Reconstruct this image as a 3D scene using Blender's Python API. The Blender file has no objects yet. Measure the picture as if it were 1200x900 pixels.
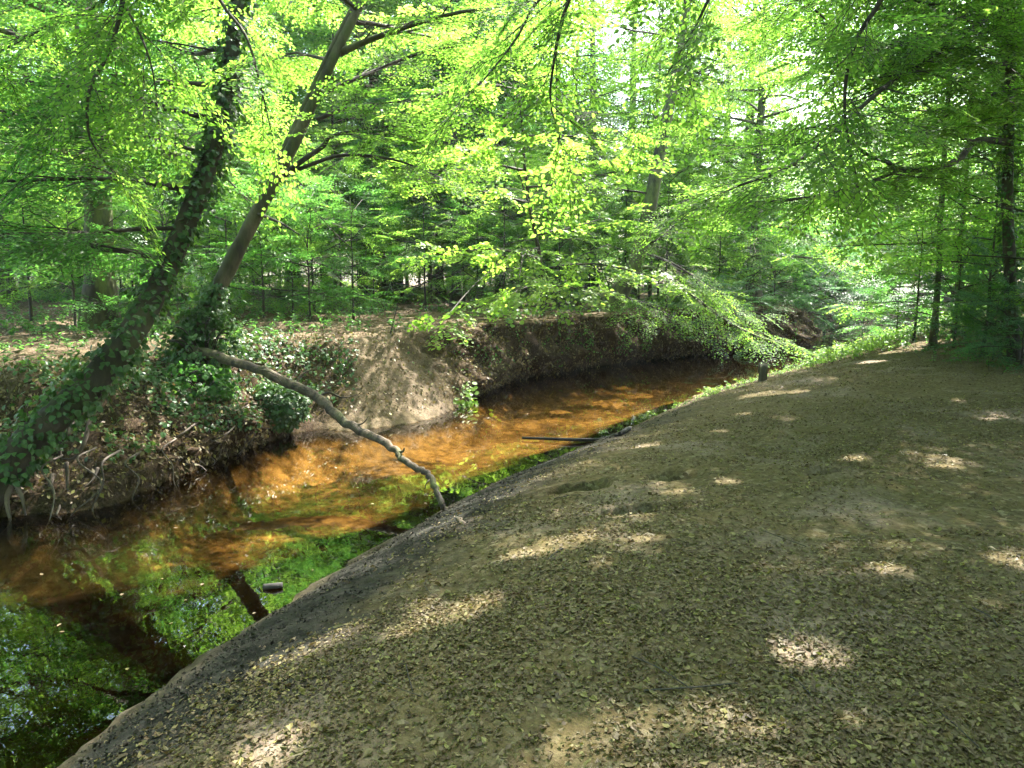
import bpy, math
import numpy as np
from mathutils import Vector

C = bpy.context.scene.collection
SC = bpy.context.scene

# ------------------------------------------------------------------ camera, sky, sun, exposure
CAM_Z, F, PITCH = 2.4, 873.0, math.radians(7.8)
cd = bpy.data.cameras.new('camera'); cam = bpy.data.objects.new('camera', cd); C.objects.link(cam)
cam.location = (0, 0, CAM_Z); cam.rotation_euler = (math.pi/2 - PITCH, 0, 0)
cd.sensor_width = 36; cd.lens = 36*F/1200; cd.clip_start = .05; cd.clip_end = 2000
SC.camera = cam

SUN_EL, SUN_AZ = math.radians(54), math.radians(38)
w = bpy.data.worlds.new('World'); SC.world = w; w.use_nodes = True
nt = w.node_tree; nt.nodes.clear()
sky = nt.nodes.new('ShaderNodeTexSky'); sky.sky_type = 'NISHITA'; sky.sun_disc = False
sky.sun_elevation = SUN_EL; sky.sun_rotation = SUN_AZ; sky.air_density = 1.3; sky.dust_density = 3.0
bg = nt.nodes.new('ShaderNodeBackground'); bg.inputs['Strength'].default_value = .15
wo = nt.nodes.new('ShaderNodeOutputWorld')
nt.links.new(sky.outputs[0], bg.inputs[0]); nt.links.new(bg.outputs[0], wo.inputs[0])
ld = bpy.data.lights.new('sun', 'SUN'); ld.energy = 5.0; ld.angle = math.radians(.55); ld.color = (1, .945, .88)
sun = bpy.data.objects.new('sun', ld); C.objects.link(sun)
SUN = Vector((math.sin(SUN_AZ)*math.cos(SUN_EL), math.cos(SUN_AZ)*math.cos(SUN_EL), math.sin(SUN_EL)))
sun.rotation_euler = SUN.to_track_quat('Z', 'Y').to_euler(); sun.location = SUN*60
SC.view_settings.view_transform = 'Standard'; SC.view_settings.look = 'None'
SC.view_settings.gamma = 1; SC.view_settings.use_curve_mapping = False
SC.view_settings.exposure = 3.05
cy = SC.cycles
cy.max_bounces = 9; cy.diffuse_bounces = 4; cy.glossy_bounces = 3; cy.transmission_bounces = 6
cy.transparent_max_bounces = 8; cy.sample_clamp_indirect = 4; cy.use_denoising = True
cy.caustics_reflective = False; cy.caustics_refractive = False

# ------------------------------------------------------------------ helpers
def rng_(s): return np.random.default_rng(s)
_sp, _cp = math.sin(PITCH), math.cos(PITCH)
def ray(px, py):
    u, v = (px-600)/F, (450-py)/F
    return np.array([u, _cp + v*_sp, -_sp + v*_cp])
def atz(px, py, z=0.):
    d = ray(px, py); t = (z-CAM_Z)/d[2]; return np.array([0, 0, CAM_Z]) + t*d
def aty(px, py, Y):
    d = ray(px, py); t = Y/d[1]; return np.array([0, 0, CAM_Z]) + t*d
def unit(v):
    v = np.asarray(v, float); return v/(np.linalg.norm(v, axis=-1, keepdims=True)+1e-9)
def catmull(P, n=6):
    P = np.asarray(P, float)
    if len(P) < 3: return P
    Q = np.vstack([2*P[0]-P[1], P, 2*P[-1]-P[-2]]); out = []
    for i in range(1, len(Q)-2):
        a, b, c, d = Q[i-1:i+3]
        for k in range(n):
            t = k/n
            out.append(.5*(2*b+(c-a)*t+(2*a-5*b+4*c-d)*t*t+(3*b-a-3*c+d)*t**3))
    out.append(P[-1]); return np.array(out)
def sst(a, b, x):
    t = np.clip((x-a)/(b-a), 0, 1); return t*t*(3-2*t)
_nr = rng_(3)
_ND = [(_nr.normal(size=3), _nr.uniform(0, 6.28)) for _ in range(48)]
def noise(x, y, z=0., f=1., k=0):
    s = 0
    for i in range(8):
        d, p = _ND[(k*8+i) % 48]
        s = s + np.sin((x*d[0]+y*d[1]+z*d[2])*f*(1+.35*i) + p)
    return s/8
def fbm(x, y, z=0., f=1.):
    return noise(x, y, z, f, 0)+.5*noise(x, y, z, f*2.3, 1)+.25*noise(x, y, z, f*5.1, 2)

def link(o, parent=None):
    C.objects.link(o)
    if parent is not None: o.parent = parent
    return o
def mesh_np(name, V, faces, mats, midx=None, smooth=True):
    me = bpy.data.meshes.new(name); V = np.asarray(V, np.float32)
    faces = [np.asarray(f, np.int32) for f in faces if len(f)]
    me.vertices.add(len(V)); me.vertices.foreach_set('co', V.ravel())
    tot = np.concatenate([np.full(len(f), f.shape[1], np.int32) for f in faces])
    idx = np.concatenate([f.ravel() for f in faces])
    st = np.concatenate([[0], np.cumsum(tot)[:-1]]).astype(np.int32)
    me.loops.add(len(idx)); me.loops.foreach_set('vertex_index', idx)
    me.polygons.add(len(tot)); me.polygons.foreach_set('loop_start', st)
    if midx is not None: me.polygons.foreach_set('material_index', np.asarray(midx, np.int32))
    me.polygons.foreach_set('use_smooth', np.full(len(tot), smooth))
    for m in mats: me.materials.append(m)
    me.update(calc_edges=True); return me
def obj(name, me, parent=None, loc=None):
    o = bpy.data.objects.new(name, me); link(o, parent)
    if loc is not None: o.location = [float(v) for v in loc]
    return o
def tag(o, label=None, cat=None, group=None, kind=None):
    if label: o['label'] = label
    if cat: o['category'] = cat
    if group: o['group'] = group
    if kind: o['kind'] = kind
    return o
def empty(name, loc, rz=0.):
    o = bpy.data.objects.new(name, None); link(o); o.location = [float(v) for v in loc]; o.rotation_euler = (0, 0, rz)
    o.empty_display_size = .2; return o
def copy_tree(o):
    c = o.copy(); C.objects.link(c)
    for ch in list(o.children):
        k = ch.copy(); C.objects.link(k); k.parent = c
    return c

class Tubes:
    """collects tapered round limbs into one mesh"""
    def __init__(s): s.V, s.Q, s.T, s.n = [], [], [], 0
    def add(s, P, R, sides=7, rough=0., seed=0, flat=1.):
        P = np.asarray(P, float); R = np.broadcast_to(np.asarray(R, float), (len(P),)).copy()
        T = np.gradient(P, axis=0); T = unit(T)
        n0 = np.cross(T[0], [0, 0, 1.]);
        if np.linalg.norm(n0) < .1: n0 = np.cross(T[0], [1., 0, 0])
        n0 = unit(n0); N = [n0]
        for i in range(1, len(P)):
            v = N[-1]-T[i]*np.dot(N[-1], T[i]); N.append(unit(v))
        N = np.array(N); B = np.cross(T, N)
        a = np.linspace(0, 2*np.pi, sides, endpoint=False)
        ring = N[:, None]*np.cos(a)[None, :, None] + B[:, None]*np.sin(a)[None, :, None]*flat
        rr = R[:, None]*np.ones(sides)
        X = P[:, None]+ring*rr[..., None]
        if rough:
            q = 1+rough*fbm(X[..., 0]+seed, X[..., 1], X[..., 2]*.6, 5.)+rough*.7*np.sin(a*3+seed+P[:, 2:3]*.8)
            X = P[:, None]+ring*(rr*q)[..., None]
        s.V.append(X.reshape(-1, 3)); m, k = len(P), sides
        i, j = np.meshgrid(np.arange(m-1), np.arange(k), indexing='ij')
        b = s.n
        s.Q.append(np.stack([b+i*k+j, b+i*k+(j+1) % k, b+(i+1)*k+(j+1) % k, b+(i+1)*k+j], -1).reshape(-1, 4))
        # caps
        for r0, rev in ((0, True), (m-1, False)):
            c = b+r0*k+np.arange(k)
            tri = np.stack([np.full(k-2, c[0]), c[1:-1], c[2:]], -1)
            s.T.append(tri[:, ::-1] if rev else tri)
        s.n += m*k
    def mesh(s, name, mat, base=(0, 0, 0)):
        return mesh_np(name, np.concatenate(s.V)-np.asarray(base), [np.concatenate(s.Q), np.concatenate(s.T)], [mat])

LEAF_FULL = np.array([[0, 0, 0], [.3, .27, .05], [.68, .24, .05], [1, 0, -.03], [.68, -.24, .05], [.3, -.27, .05]])
LEAF_FULL_F = np.array([[0, 3, 2, 1], [0, 5, 4, 3]])
LEAF_MAPLE = np.array([[0, 0, 0], [.12, .42, .0], [.62, .5, .04], [1, 0, -.05], [.62, -.5, .04], [.12, -.42, .0]])
LEAF_FAR = np.array([[0, 0, 0], [.45, .29, .03], [1, 0, -.02], [.45, -.29, .03]])
LEAF_FAR_F = np.array([[0, 3, 2, 1]])
LEAF_IVY = np.array([[0, 0, 0], [.05, .42, -.04], [.55, .36, .03], [1, 0, -.06], [.55, -.36, .03], [.05, -.42, -.04]])

class Leaves:
    def __init__(s): s.p, s.a, s.n, s.l = [], [], [], []
    def add(s, p, a, n, l): s.p.append(p); s.a.append(a); s.n.append(n); s.l.append(l)
    def count(s): return sum(len(x) for x in s.p)
    def clear(s, P, rad):
        """no leaves right against a trunk"""
        for k in range(len(s.p)):
            d2 = ((s.p[k][:, None]-P[None])**2).sum(-1).min(1); m = d2 > rad*rad
            s.p[k], s.a[k], s.n[k], s.l[k] = s.p[k][m], s.a[k][m], s.n[k][m], s.l[k][m]
    def mesh(s, name, mat, shape='far', base=(0, 0, 0), crumple=0.):
        p = np.concatenate(s.p)-np.asarray(base); a = unit(np.concatenate(s.a)); n = np.concatenate(s.n); l = np.concatenate(s.l)
        b = unit(np.cross(n, a)); n = np.cross(a, b)
        t, f = {'far': (LEAF_FAR, LEAF_FAR_F), 'full': (LEAF_FULL, LEAF_FULL_F), 'maple': (LEAF_MAPLE, LEAF_FULL_F), 'ivy': (LEAF_IVY, LEAF_FULL_F)}[shape]
        V = p[:, None]+l[:, None, None]*(t[None, :, 0:1]*a[:, None]+t[None, :, 1:2]*b[:, None]+t[None, :, 2:3]*n[:, None])
        if crumple: V = V+rng_(9).normal(0, crumple, V.shape)*l[:, None, None]
        k = len(t); Fc = (np.arange(len(p))*k)[:, None, None]+f[None]
        return mesh_np(name, V.reshape(-1, 3), [Fc.reshape(-1, 4)], [mat], smooth=False)

def spray_template(seed, L=1., leaf=.075, gap=.055, tw=.1):
    """flat fan of leaves on a drooping twig; local x runs along the twig, z up"""
    r = rng_(seed); pos, ax, nr, ln, tubes = [], [], [], [], []
    def droop(q): q = q.copy(); q[:, 2] -= .22*(q[:, 0]**2+.6*q[:, 1]**2)/L; return q
    def twig(o, ang, ln_):
        m = max(2, int(ln_/gap)); t = np.linspace(.12, 1, m); d = np.array([math.cos(ang), math.sin(ang), 0])
        P = o+d*t[:, None]*ln_
        sgn = np.where(np.arange(m) % 2, 1, -1); aa = ang+sgn*r.uniform(.6, 1.05, m); aa[-1] = ang+r.normal()*.1
        pos.append(P); ax.append(np.stack([np.cos(aa), np.sin(aa), -.12+r.normal(0, .18, m)], -1))
        nr.append(np.stack([r.normal(0, .28, m), r.normal(0, .28, m), np.ones(m)], -1))
        ln.append(leaf*r.uniform(.45, 1.25, m))
        tubes.append(np.stack([o, o+d*ln_*.5, o+d*ln_]))
    twig(np.zeros(3), 0., L)
    t, sg = tw, 1
    while t < L*.95:
        ll = (.5*L*(1-t/L)**.7+.06)*r.uniform(.7, 1.15)
        twig(np.array([t, 0, 0]), sg*r.uniform(.65, .95), ll); sg = -sg; t += tw*r.uniform(.6, 1.1)
    return dict(p=droop(np.concatenate(pos)), a=np.concatenate(ax), n=np.concatenate(nr), l=np.concatenate(ln), tw=[droop(q) for q in tubes])
def spray_set(seed, **k): return [spray_template(seed+i, **k) for i in range(5)]
SPR_NEAR = spray_set(10, L=1., leaf=.068, gap=.046, tw=.08)
SPR_MID = spray_set(20, L=1., leaf=.076, gap=.056, tw=.095)
SPR_FAR = spray_set(30, L=1., leaf=.11, gap=.07, tw=.11)
SPR_MAPLE = spray_set(40, L=1., leaf=.105, gap=.08, tw=.12)

def put_sprays(lv, S, items, twigs=None, r0=.004):
    """items: rows (pos3, dir3, scale, roll)"""
    if not items: return
    for q, it in enumerate(items):
        p0, d, sc, roll, v = it; T = S[v % len(S)]
        x = unit(d); y = unit(np.cross([0, 0, 1.], x)+1e-6); z = np.cross(x, y)
        y, z = y*math.cos(roll)+z*math.sin(roll), z*math.cos(roll)-y*math.sin(roll)
        M = np.stack([x, y, z])
        lv.add(np.asarray(p0)+sc*T['p']@M, T['a']@M, T['n']@M, T['l']*(sc**.35))
        if twigs is not None:
            for w_ in T['tw'][:12]:
                twigs.add(np.asarray(p0)+sc*w_@M, [r0, r0*.7, r0*.3], 3)

def polyline(p0, d0, L, r, step=.4, trop=0., wob=.12):
    n = max(3, int(L/step)+1); P = [np.array(p0, float)]; d = unit(d0); h = L/(n-1)
    for i in range(n-1):
        d = unit(d+r.normal(0, wob, 3)+np.array([0, 0, trop])*h); P.append(P[-1]+d*h)
    return np.array(P)
def limb_leaves(P, r, items, tb, r0, sub=.5, subL=1.4, start=.25, dens=.36, sc=(.7, 1.1), sides=4, droop=-.12, thin=1.):
    """side branches and sprays along a limb polyline P"""
    seg = np.linalg.norm(np.diff(P, axis=0), axis=1); S = np.concatenate([[0], np.cumsum(seg)]); L = S[-1]
    at = lambda s: np.array([np.interp(s, S, P[:, k]) for k in range(3)])
    s = start*L; sg = r.choice([-1, 1])
    while s < L:
        p = at(s); t = unit(at(min(L, s+.15))-at(max(0, s-.15)))
        side = unit(np.cross(t, [0, 0, 1.])+1e-6)
        ln = subL*(.35+.65*(1-s/L))*r.uniform(.6, 1.2)
        d = unit(t*.8+sg*side*r.uniform(.6, 1.1)+np.array([0, 0, r.normal(0, .12)+.05]))
        B = polyline(p, d, max(ln, .3), r, .3, droop, .1)
        rb = max(.006, r0*(1-.75*s/L)*.45)
        if tb is not None: tb.add(B, np.linspace(rb, .004, len(B)), sides)
        m = max(1, int(ln/dens)); q2 = 1
        for k in range(m):
            if r.random() > thin: continue
            f = (k+.7)/(m+.3); j = min(len(B)-2, int(f*(len(B)-1))); pp = B[j]+(B[j+1]-B[j])*(f*(len(B)-1)-j)
            td = unit(B[j+1]-B[j]); sd = unit(np.cross(td, [0, 0, 1.])+1e-6)
            dd = unit(td*.75+q2*sd*r.uniform(.4, 1.)+np.array([0, 0, -.18+r.normal(0, .3)])); q2 = -q2
            items.append((pp, dd, r.uniform(*sc), r.normal(0, .42), r.integers(99)))
        items.append((B[-1], unit(B[-1]-B[-2]), r.uniform(*sc), r.normal(0, .2), r.integers(99)))
        s += sub*r.uniform(.7, 1.3); sg = -sg
    items.append((P[-1], unit(P[-1]-P[-2]), sc[1], 0., 1))

# ------------------------------------------------------------------ materials
def new_mat(name):
    m = bpy.data.materials.new(name); m.use_nodes = True; t = m.node_tree; t.nodes.clear()
    o = t.nodes.new('ShaderNodeOutputMaterial'); return m, t, o
def nd(t, kind, **kw):
    n = t.nodes.new(kind)
    for k, v in kw.items():
        if k in n.inputs: n.inputs[k].default_value = v
        else: setattr(n, k, v)
    return n
def ramp(t, stops, interp='LINEAR'):
    n = t.nodes.new('ShaderNodeValToRGB'); cr = n.color_ramp; cr.interpolation = interp
    while len(cr.elements) < len(stops): cr.elements.new(.5)
    for e, (p, c) in zip(cr.elements, stops): e.position = p; e.color = (*c, 1)
    return n
def mixc(t, fac, a, b):
    n = t.nodes.new('ShaderNodeMix'); n.data_type = 'RGBA'
    for s, v in ((0, fac), (6, a), (7, b)):
        if hasattr(v, 'links') or hasattr(v, 'is_linked'): t.links.new(v, n.inputs[s])
        else: n.inputs[s].default_value = v if s == 0 else (*v, 1)
    return n.outputs[2]
def leaf_mat(name, cols, trans, fac=.5, rough=.42, spec=.3):
    m, t, o = new_mat(name)
    g = nd(t, 'ShaderNodeNewGeometry')
    rp = ramp(t, [(i/(len(cols)-1), c) for i, c in enumerate(cols)]); t.links.new(g.outputs['Random Per Island'], rp.inputs[0])
    rt = ramp(t, [(i/(len(trans)-1), c) for i, c in enumerate(trans)]); t.links.new(g.outputs['Random Per Island'], rt.inputs[0])
    p = nd(t, 'ShaderNodeBsdfPrincipled', Roughness=rough); p.inputs['Specular IOR Level'].default_value = spec
    t.links.new(rp.outputs[0], p.inputs['Base Color'])
    tr = nd(t, 'ShaderNodeBsdfTranslucent'); t.links.new(rt.outputs[0], tr.inputs[0])
    mx = nd(t, 'ShaderNodeMixShader'); mx.inputs[0].default_value = fac
    t.links.new(p.outputs[0], mx.inputs[1]); t.links.new(tr.outputs[0], mx.inputs[2]); t.links.new(mx.outputs[0], o.inputs[0])
    return m
M_BEECH = leaf_mat('beech_leaf', [(.04, .10, .018), (.06, .145, .024), (.095, .185, .035)], [(.19, .42, .04), (.27, .52, .06), (.37, .60, .09)], .56, .5, .15)
M_BEECH_D = leaf_mat('deep_green_leaf', [(.025, .07, .02), (.04, .105, .025), (.06, .13, .035)], [(.08, .26, .04), (.13, .36, .05), (.2, .44, .065)], .48, .42)
M_MAPLE = leaf_mat('sycamore_leaf', [(.08, .16, .02), (.11, .2, .025), (.14, .23, .03)], [(.28, .54, .05), (.36, .62, .07), (.48, .72, .1)], .55)
M_BLUE = leaf_mat('bluish_leaf', [(.03, .085, .04), (.05, .11, .055), (.06, .13, .06)], [(.10, .26, .09), (.13, .3, .1), (.16, .34, .11)], .35, .5)
M_IVY = leaf_mat('ivy_leaf', [(.02, .06, .018), (.035, .085, .025), (.05, .11, .03)], [(.06, .16, .02), (.1, .22, .03), (.14, .28, .04)], .3, .4, .4)
M_HERB = leaf_mat('herb_leaf', [(.06, .15, .02), (.09, .19, .03), (.11, .22, .035)], [(.25, .5, .04), (.32, .58, .05), (.38, .62, .06)], .5)
M_LITTER = leaf_mat('dead_leaf', [(.055, .040, .02), (.09, .062, .031), (.085, .068, .03), (.115, .083, .044), (.095, .086, .03), (.145, .108, .056), (.20, .18, .055)],
                    [(.1, .06, .03), (.15, .1, .04), (.2, .15, .05), (.2, .14, .05), (.22, .22, .05), (.3, .22, .08), (.3, .3, .05)], .15, .6, .3)
M_LITTER_P = leaf_mat('pink_dead_leaf', [(.05, .033, .021), (.10, .066, .044), (.16, .11, .08), (.24, .172, .132)],
                    [(.1, .06, .03), (.2, .1, .05), (.2, .14, .08), (.3, .22, .12)], .12, .6, .3)
M_MUDC = leaf_mat('dark_crumb', [(.018, .016, .012), (.03, .027, .02), (.04, .036, .027)], [(.01, .01, .01)]*2, 0., .8, .2)

def bark_mat(name, c0, c1, moss=None, mossz=.2, scale=9., bump=.5):
    m, t, o = new_mat(name)
    tc = nd(t, 'ShaderNodeTexCoord')
    mp = nd(t, 'ShaderNodeMapping'); mp.inputs['Scale'].default_value = (1, 1, .35); t.links.new(tc.outputs['Object'], mp.inputs[0])
    n1 = nd(t, 'ShaderNodeTexNoise', Scale=scale, Detail=7., Roughness=.65); t.links.new(mp.outputs[0], n1.inputs[0])
    n2 = nd(t, 'ShaderNodeTexNoise', Scale=1.7, Detail=4.); t.links.new(tc.outputs['Object'], n2.inputs[0])
    rp = ramp(t, [(.3, c0), (.7, c1)]); t.links.new(n1.outputs[0], rp.inputs[0])
    col = rp.outputs[0]
    if moss:
        r2 = ramp(t, [(.45-mossz, (0, 0, 0)), (.62-mossz, (1, 1, 1))]); t.links.new(n2.outputs[0], r2.inputs[0])
        col = mixc(t, r2.outputs[0], col, moss)
    n3 = nd(t, 'ShaderNodeTexNoise', Scale=3.5, Detail=6., Roughness=.7); t.links.new(mp.outputs[0], n3.inputs[0])
    r3 = ramp(t, [(.38, (1, 1, 1)), (.6, (0, 0, 0))]); t.links.new(n3.outputs[0], r3.inputs[0])
    col = mixc(t, r3.outputs[0], col, tuple(.45*c for c in c0))
    p = nd(t, 'ShaderNodeBsdfPrincipled', Roughness=.85); t.links.new(col, p.inputs['Base Color'])
    b = nd(t, 'ShaderNodeBump', Strength=bump, Distance=.03); t.links.new(n1.outputs[0], b.inputs['Height'])
    t.links.new(b.outputs[0], p.inputs['Normal']); t.links.new(p.outputs[0], o.inputs[0]); return m
M_BARK = bark_mat('smooth_grey_bark', (.07, .058, .038), (.17, .14, .095), (.075, .085, .028), .06)
M_BARK_D = bark_mat('dark_bark', (.035, .028, .02), (.10, .08, .055), (.05, .06, .02), 0.)
M_BARK_M = bark_mat('mossy_bark', (.06, .05, .03), (.15, .13, .08), (.10, .12, .03), .14)
M_TWIG = bark_mat('twig_bark', (.03, .025, .018), (.07, .055, .04))
M_DEAD = bark_mat('bare_dead_wood', (.10, .085, .065), (.24, .20, .16))
M_MOSSLOG = bark_mat('moss_covered_wood', (.04, .028, .018), (.14, .10, .065), (.075, .085, .02), -.02, 14., .9)
M_WETLOG = bark_mat('wet_black_wood', (.012, .011, .01), (.04, .035, .03))
M_ROOT = bark_mat('pale_root', (.06, .045, .035), (.2, .155, .125))

# ------------------------------------------------------------------ river edges and terrain
EN = np.array([atz(*q)[:2] for q in [(60, 900), (180, 812), (290, 735), (380, 680), (470, 625), (560, 578), (650, 540), (735, 505), (790, 478), (818, 462), (860, 450), (900, 440), (945, 428), (985, 417)]])
EN = np.vstack([[-5.5, -14], [-3.6, -4], [-2.9, 1.5], EN, [15.5, 28.5], [22, 30], [60, 33]])
EF = np.array([atz(*q)[:2] for q in [(0, 606), (60, 603), (130, 592), (200, 562), (260, 538), (330, 513), (370, 503), (400, 505), (440, 502), (500, 492), (532, 479), (560, 463), (592, 450), (640, 440), (740, 425), (830, 416), (900, 411), (950, 405)]])
EF = np.vstack([[-22, -14], [-16, 0], [-9, 5.6], EF, [13, 33.5], [18, 36], [26, 37.5], [60, 41]])
ENc, EFc = catmull(EN, 5), catmull(EF, 5)
def dist_poly(x, y, P):
    best = np.full(x.shape, 1e9, np.float32); bi = np.zeros(x.shape, np.int32)
    x = x.astype(np.float32); y = y.astype(np.float32)
    for i in range(len(P)-1):
        a, b = P[i], P[i+1]; dx, dy = b-a; L2 = dx*dx+dy*dy+1e-9
        t = np.clip(((x-a[0])*dx+(y-a[1])*dy)/L2, 0, 1)
        d = (x-a[0]-t*dx)**2+(y-a[1]-t*dy)**2
        m = d < best; best[m] = d[m]; bi[m] = i
    return np.sqrt(best), bi
POLY = np.vstack([ENc, EFc[::-1]])
def inside(x, y):
    r = np.zeros(x.shape, bool); n = len(POLY)
    for i in range(n):
        a, b = POLY[i], POLY[(i+1) % n]
        if a[1] == b[1]: continue
        c = ((a[1] > y) != (b[1] > y)) & (x < (b[0]-a[0])*(y-a[1])/(b[1]-a[1])+a[0]); r ^= c
    return r
def interp_x(xs, pts): return np.interp(xs, [p[0] for p in pts], [p[1] for p in pts])
PITS = [(atz(683, 572, .62), .33, .2, .34), (atz(738, 602, .68), .25, .17, .28), (atz(790, 552, .75), .3, .2, .14), (atz(965, 543, .85), .2, .1, .05)]
def terrain(x, y):
    """returns height and zone masks"""
    x = np.asarray(x, float); y = np.asarray(y, float)
    dn, _ = dist_poly(x, y, ENc); df, bi = dist_poly(x, y, EFc); ins = inside(x, y)
    dn = dn.astype(float); df = df.astype(float)
    xf = EFc[np.clip(bi, 0, len(EFc)-1), 0]
    far = (~ins) & (df < dn); near = (~ins) & ~far
    nb = fbm(x, y, 0, .9)
    # near bank: smooth convex sand shoulder
    L_ = np.interp(y, [12.5, 17, 24], [1.05, 2.7, 4.2])
    hn = .78*(1-np.exp(-(dn/L_)**1.15))+.035*np.maximum(0, x-3.)*sst(0, 3, dn)+.01*np.maximum(0, y-14)*sst(4, 8, x)+.05*nb*sst(.3, 2, dn)
    hn += .03*noise(x, y, 1., 2.4)*sst(.2, 1, dn)+.012*fbm(x, y, 0, 4.)*sst(.1, 1, dn)+.006*fbm(x, y, 3., 14.)
    hn += .9*sst(8, 16, x-.15*(y-10))*sst(3, 9, y)*.6
    for p, rx, ry, dp in PITS:
        c, s = math.cos(.25), math.sin(.25)
        u = ((x-p[0])*c+(y-p[1])*s)/rx; v = (-(x-p[0])*s+(y-p[1])*c)/ry
        q = np.sqrt(u*u+v*v)+.25*noise(x, y, 5., 9.); hn -= dp*(1-sst(.55, 1.0, q))
    # far bank
    wd = interp_x(xf, [(-8, 3.4), (-4.6, 3.0), (-3.6, 1.6), (-2.9, 2.1), (-1.6, 2.0), (-.9, 1.1), (-.1, .45), (3.5, .42), (6, .8), (12, 1.2)])
    foot = interp_x(xf, [(-8, .14), (-4.7, .16), (-3.9, .3), (-3.2, .05), (-1.4, .05), (-.9, .3), (5, .4), (12, .3)])
    top = interp_x(xf, [(-8, 1.0), (-5, 1.05), (-3, 1.42), (0, 1.45), (5, 1.5), (12, 1.4)])
    q = df/wd*(1+.25*nb)
    top = top+.13*noise(x, y, 4., 1.5)+.06*noise(x, y, 1., 4.)
    hf = foot*sst(0, .1, df)+(top-foot)*sst(0, 1, q)**.85+.55*sst(0, 28, df-wd)+.05*nb*sst(.3, 1, df)+.015*fbm(x, y, 1., 4.)
    hf += (.07*noise(x, y, 2., 5.)+.04*noise(x, y, 6., 12.))*sst(.05, .3, df)*(1-sst(.8, 1.6, q))
    # bed
    dm = np.minimum(dn, df); hb = -.05*sst(0, .12, dm)-.34*sst(.0, 1.7, dn)*sst(0, .9, df)-.16*sst(.1, .5, df)*interp_x(xf, [(-4, 1), (-3, 0), (-1, 0), (0, 1)])
    hb += .03*fbm(x, y, 0, 1.6)*sst(.2, .8, dm)
    edge = (.05*noise(x, y, 7., 2.2)+.03*noise(x, y, 3., 6.))*(1-sst(.3, 1., dn))*(dn < df)
    hn = hn+edge; hb = np.where(dn < df, hb+edge, np.minimum(hb, -.004))
    h = np.where(ins, hb, np.where(far, hf, hn))
    return h, dict(dn=dn, df=df, xf=xf, far=far, near=near, ins=ins, q=q, wd=wd)
def grow(a, b, n, far_):  # geometric spacing outwards
    k = np.linspace(0, 1, n)[1:]; return a+(b-a)*(k**far_)
xs = np.concatenate([grow(-9, -260, 46, 3.)[::-1], np.arange(-9, 13, .065), grow(13, 260, 46, 3.)])
ys = np.concatenate([grow(1.6, -120, 30, 2.6)[::-1], np.arange(1.6, 9, .045), np.arange(9, 29, .075), grow(29, 420, 60, 3.2)])
gx, gy = np.meshgrid(xs, ys); gh, gz = terrain(gx.ravel(), gy.ravel())
HG = gh.reshape(gx.shape)
def H(x, y):
    i = min(max(int(np.searchsorted(xs, x))-1, 0), len(xs)-2); j = min(max(int(np.searchsorted(ys, y))-1, 0), len(ys)-2)
    u = (x-xs[i])/(xs[i+1]-xs[i]); v = (y-ys[j])/(ys[j+1]-ys[j])
    return float((HG[j, i]*(1-u)+HG[j, i+1]*u)*(1-v)+(HG[j+1, i]*(1-u)+HG[j+1, i+1]*u)*v)
X, Y, Z = gx.ravel().copy(), gy.ravel().copy(), gh.copy()
# overhanging lip of the far bank: the upper part leans out over the water
ex = np.gradient(EFc[:, 0]); ey = np.gradient(EFc[:, 1])
_, bi = dist_poly(X, Y, EFc); tx, ty = ex[bi], ey[bi]; tl = np.hypot(tx, ty)+1e-9; ox, oy = ty/tl, -tx/tl
lip = interp_x(gz['xf'], [(-7, .1), (-4.8, .15), (-3.9, .4), (-3.2, .05), (-1.2, .05), (-.7, .5), (4, .6), (9, .45)])
rag = 1+.75*fbm(X, Y, Z*1.5, 2.2)+.5*fbm(X, Y, Z, 9.)
am = gz['far']*lip*rag*sst(.12, .42, Z)*(1-sst(.6, 2.6, gz['df']))
X += ox*am; Y += oy*am
ny, nx = gx.shape
i, j = np.meshgrid(np.arange(ny-1), np.arange(nx-1), indexing='ij'); b = i*nx+j
quads = np.stack([b, b+1, b+nx+1, b+nx], -1).reshape(-1, 4)

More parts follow.
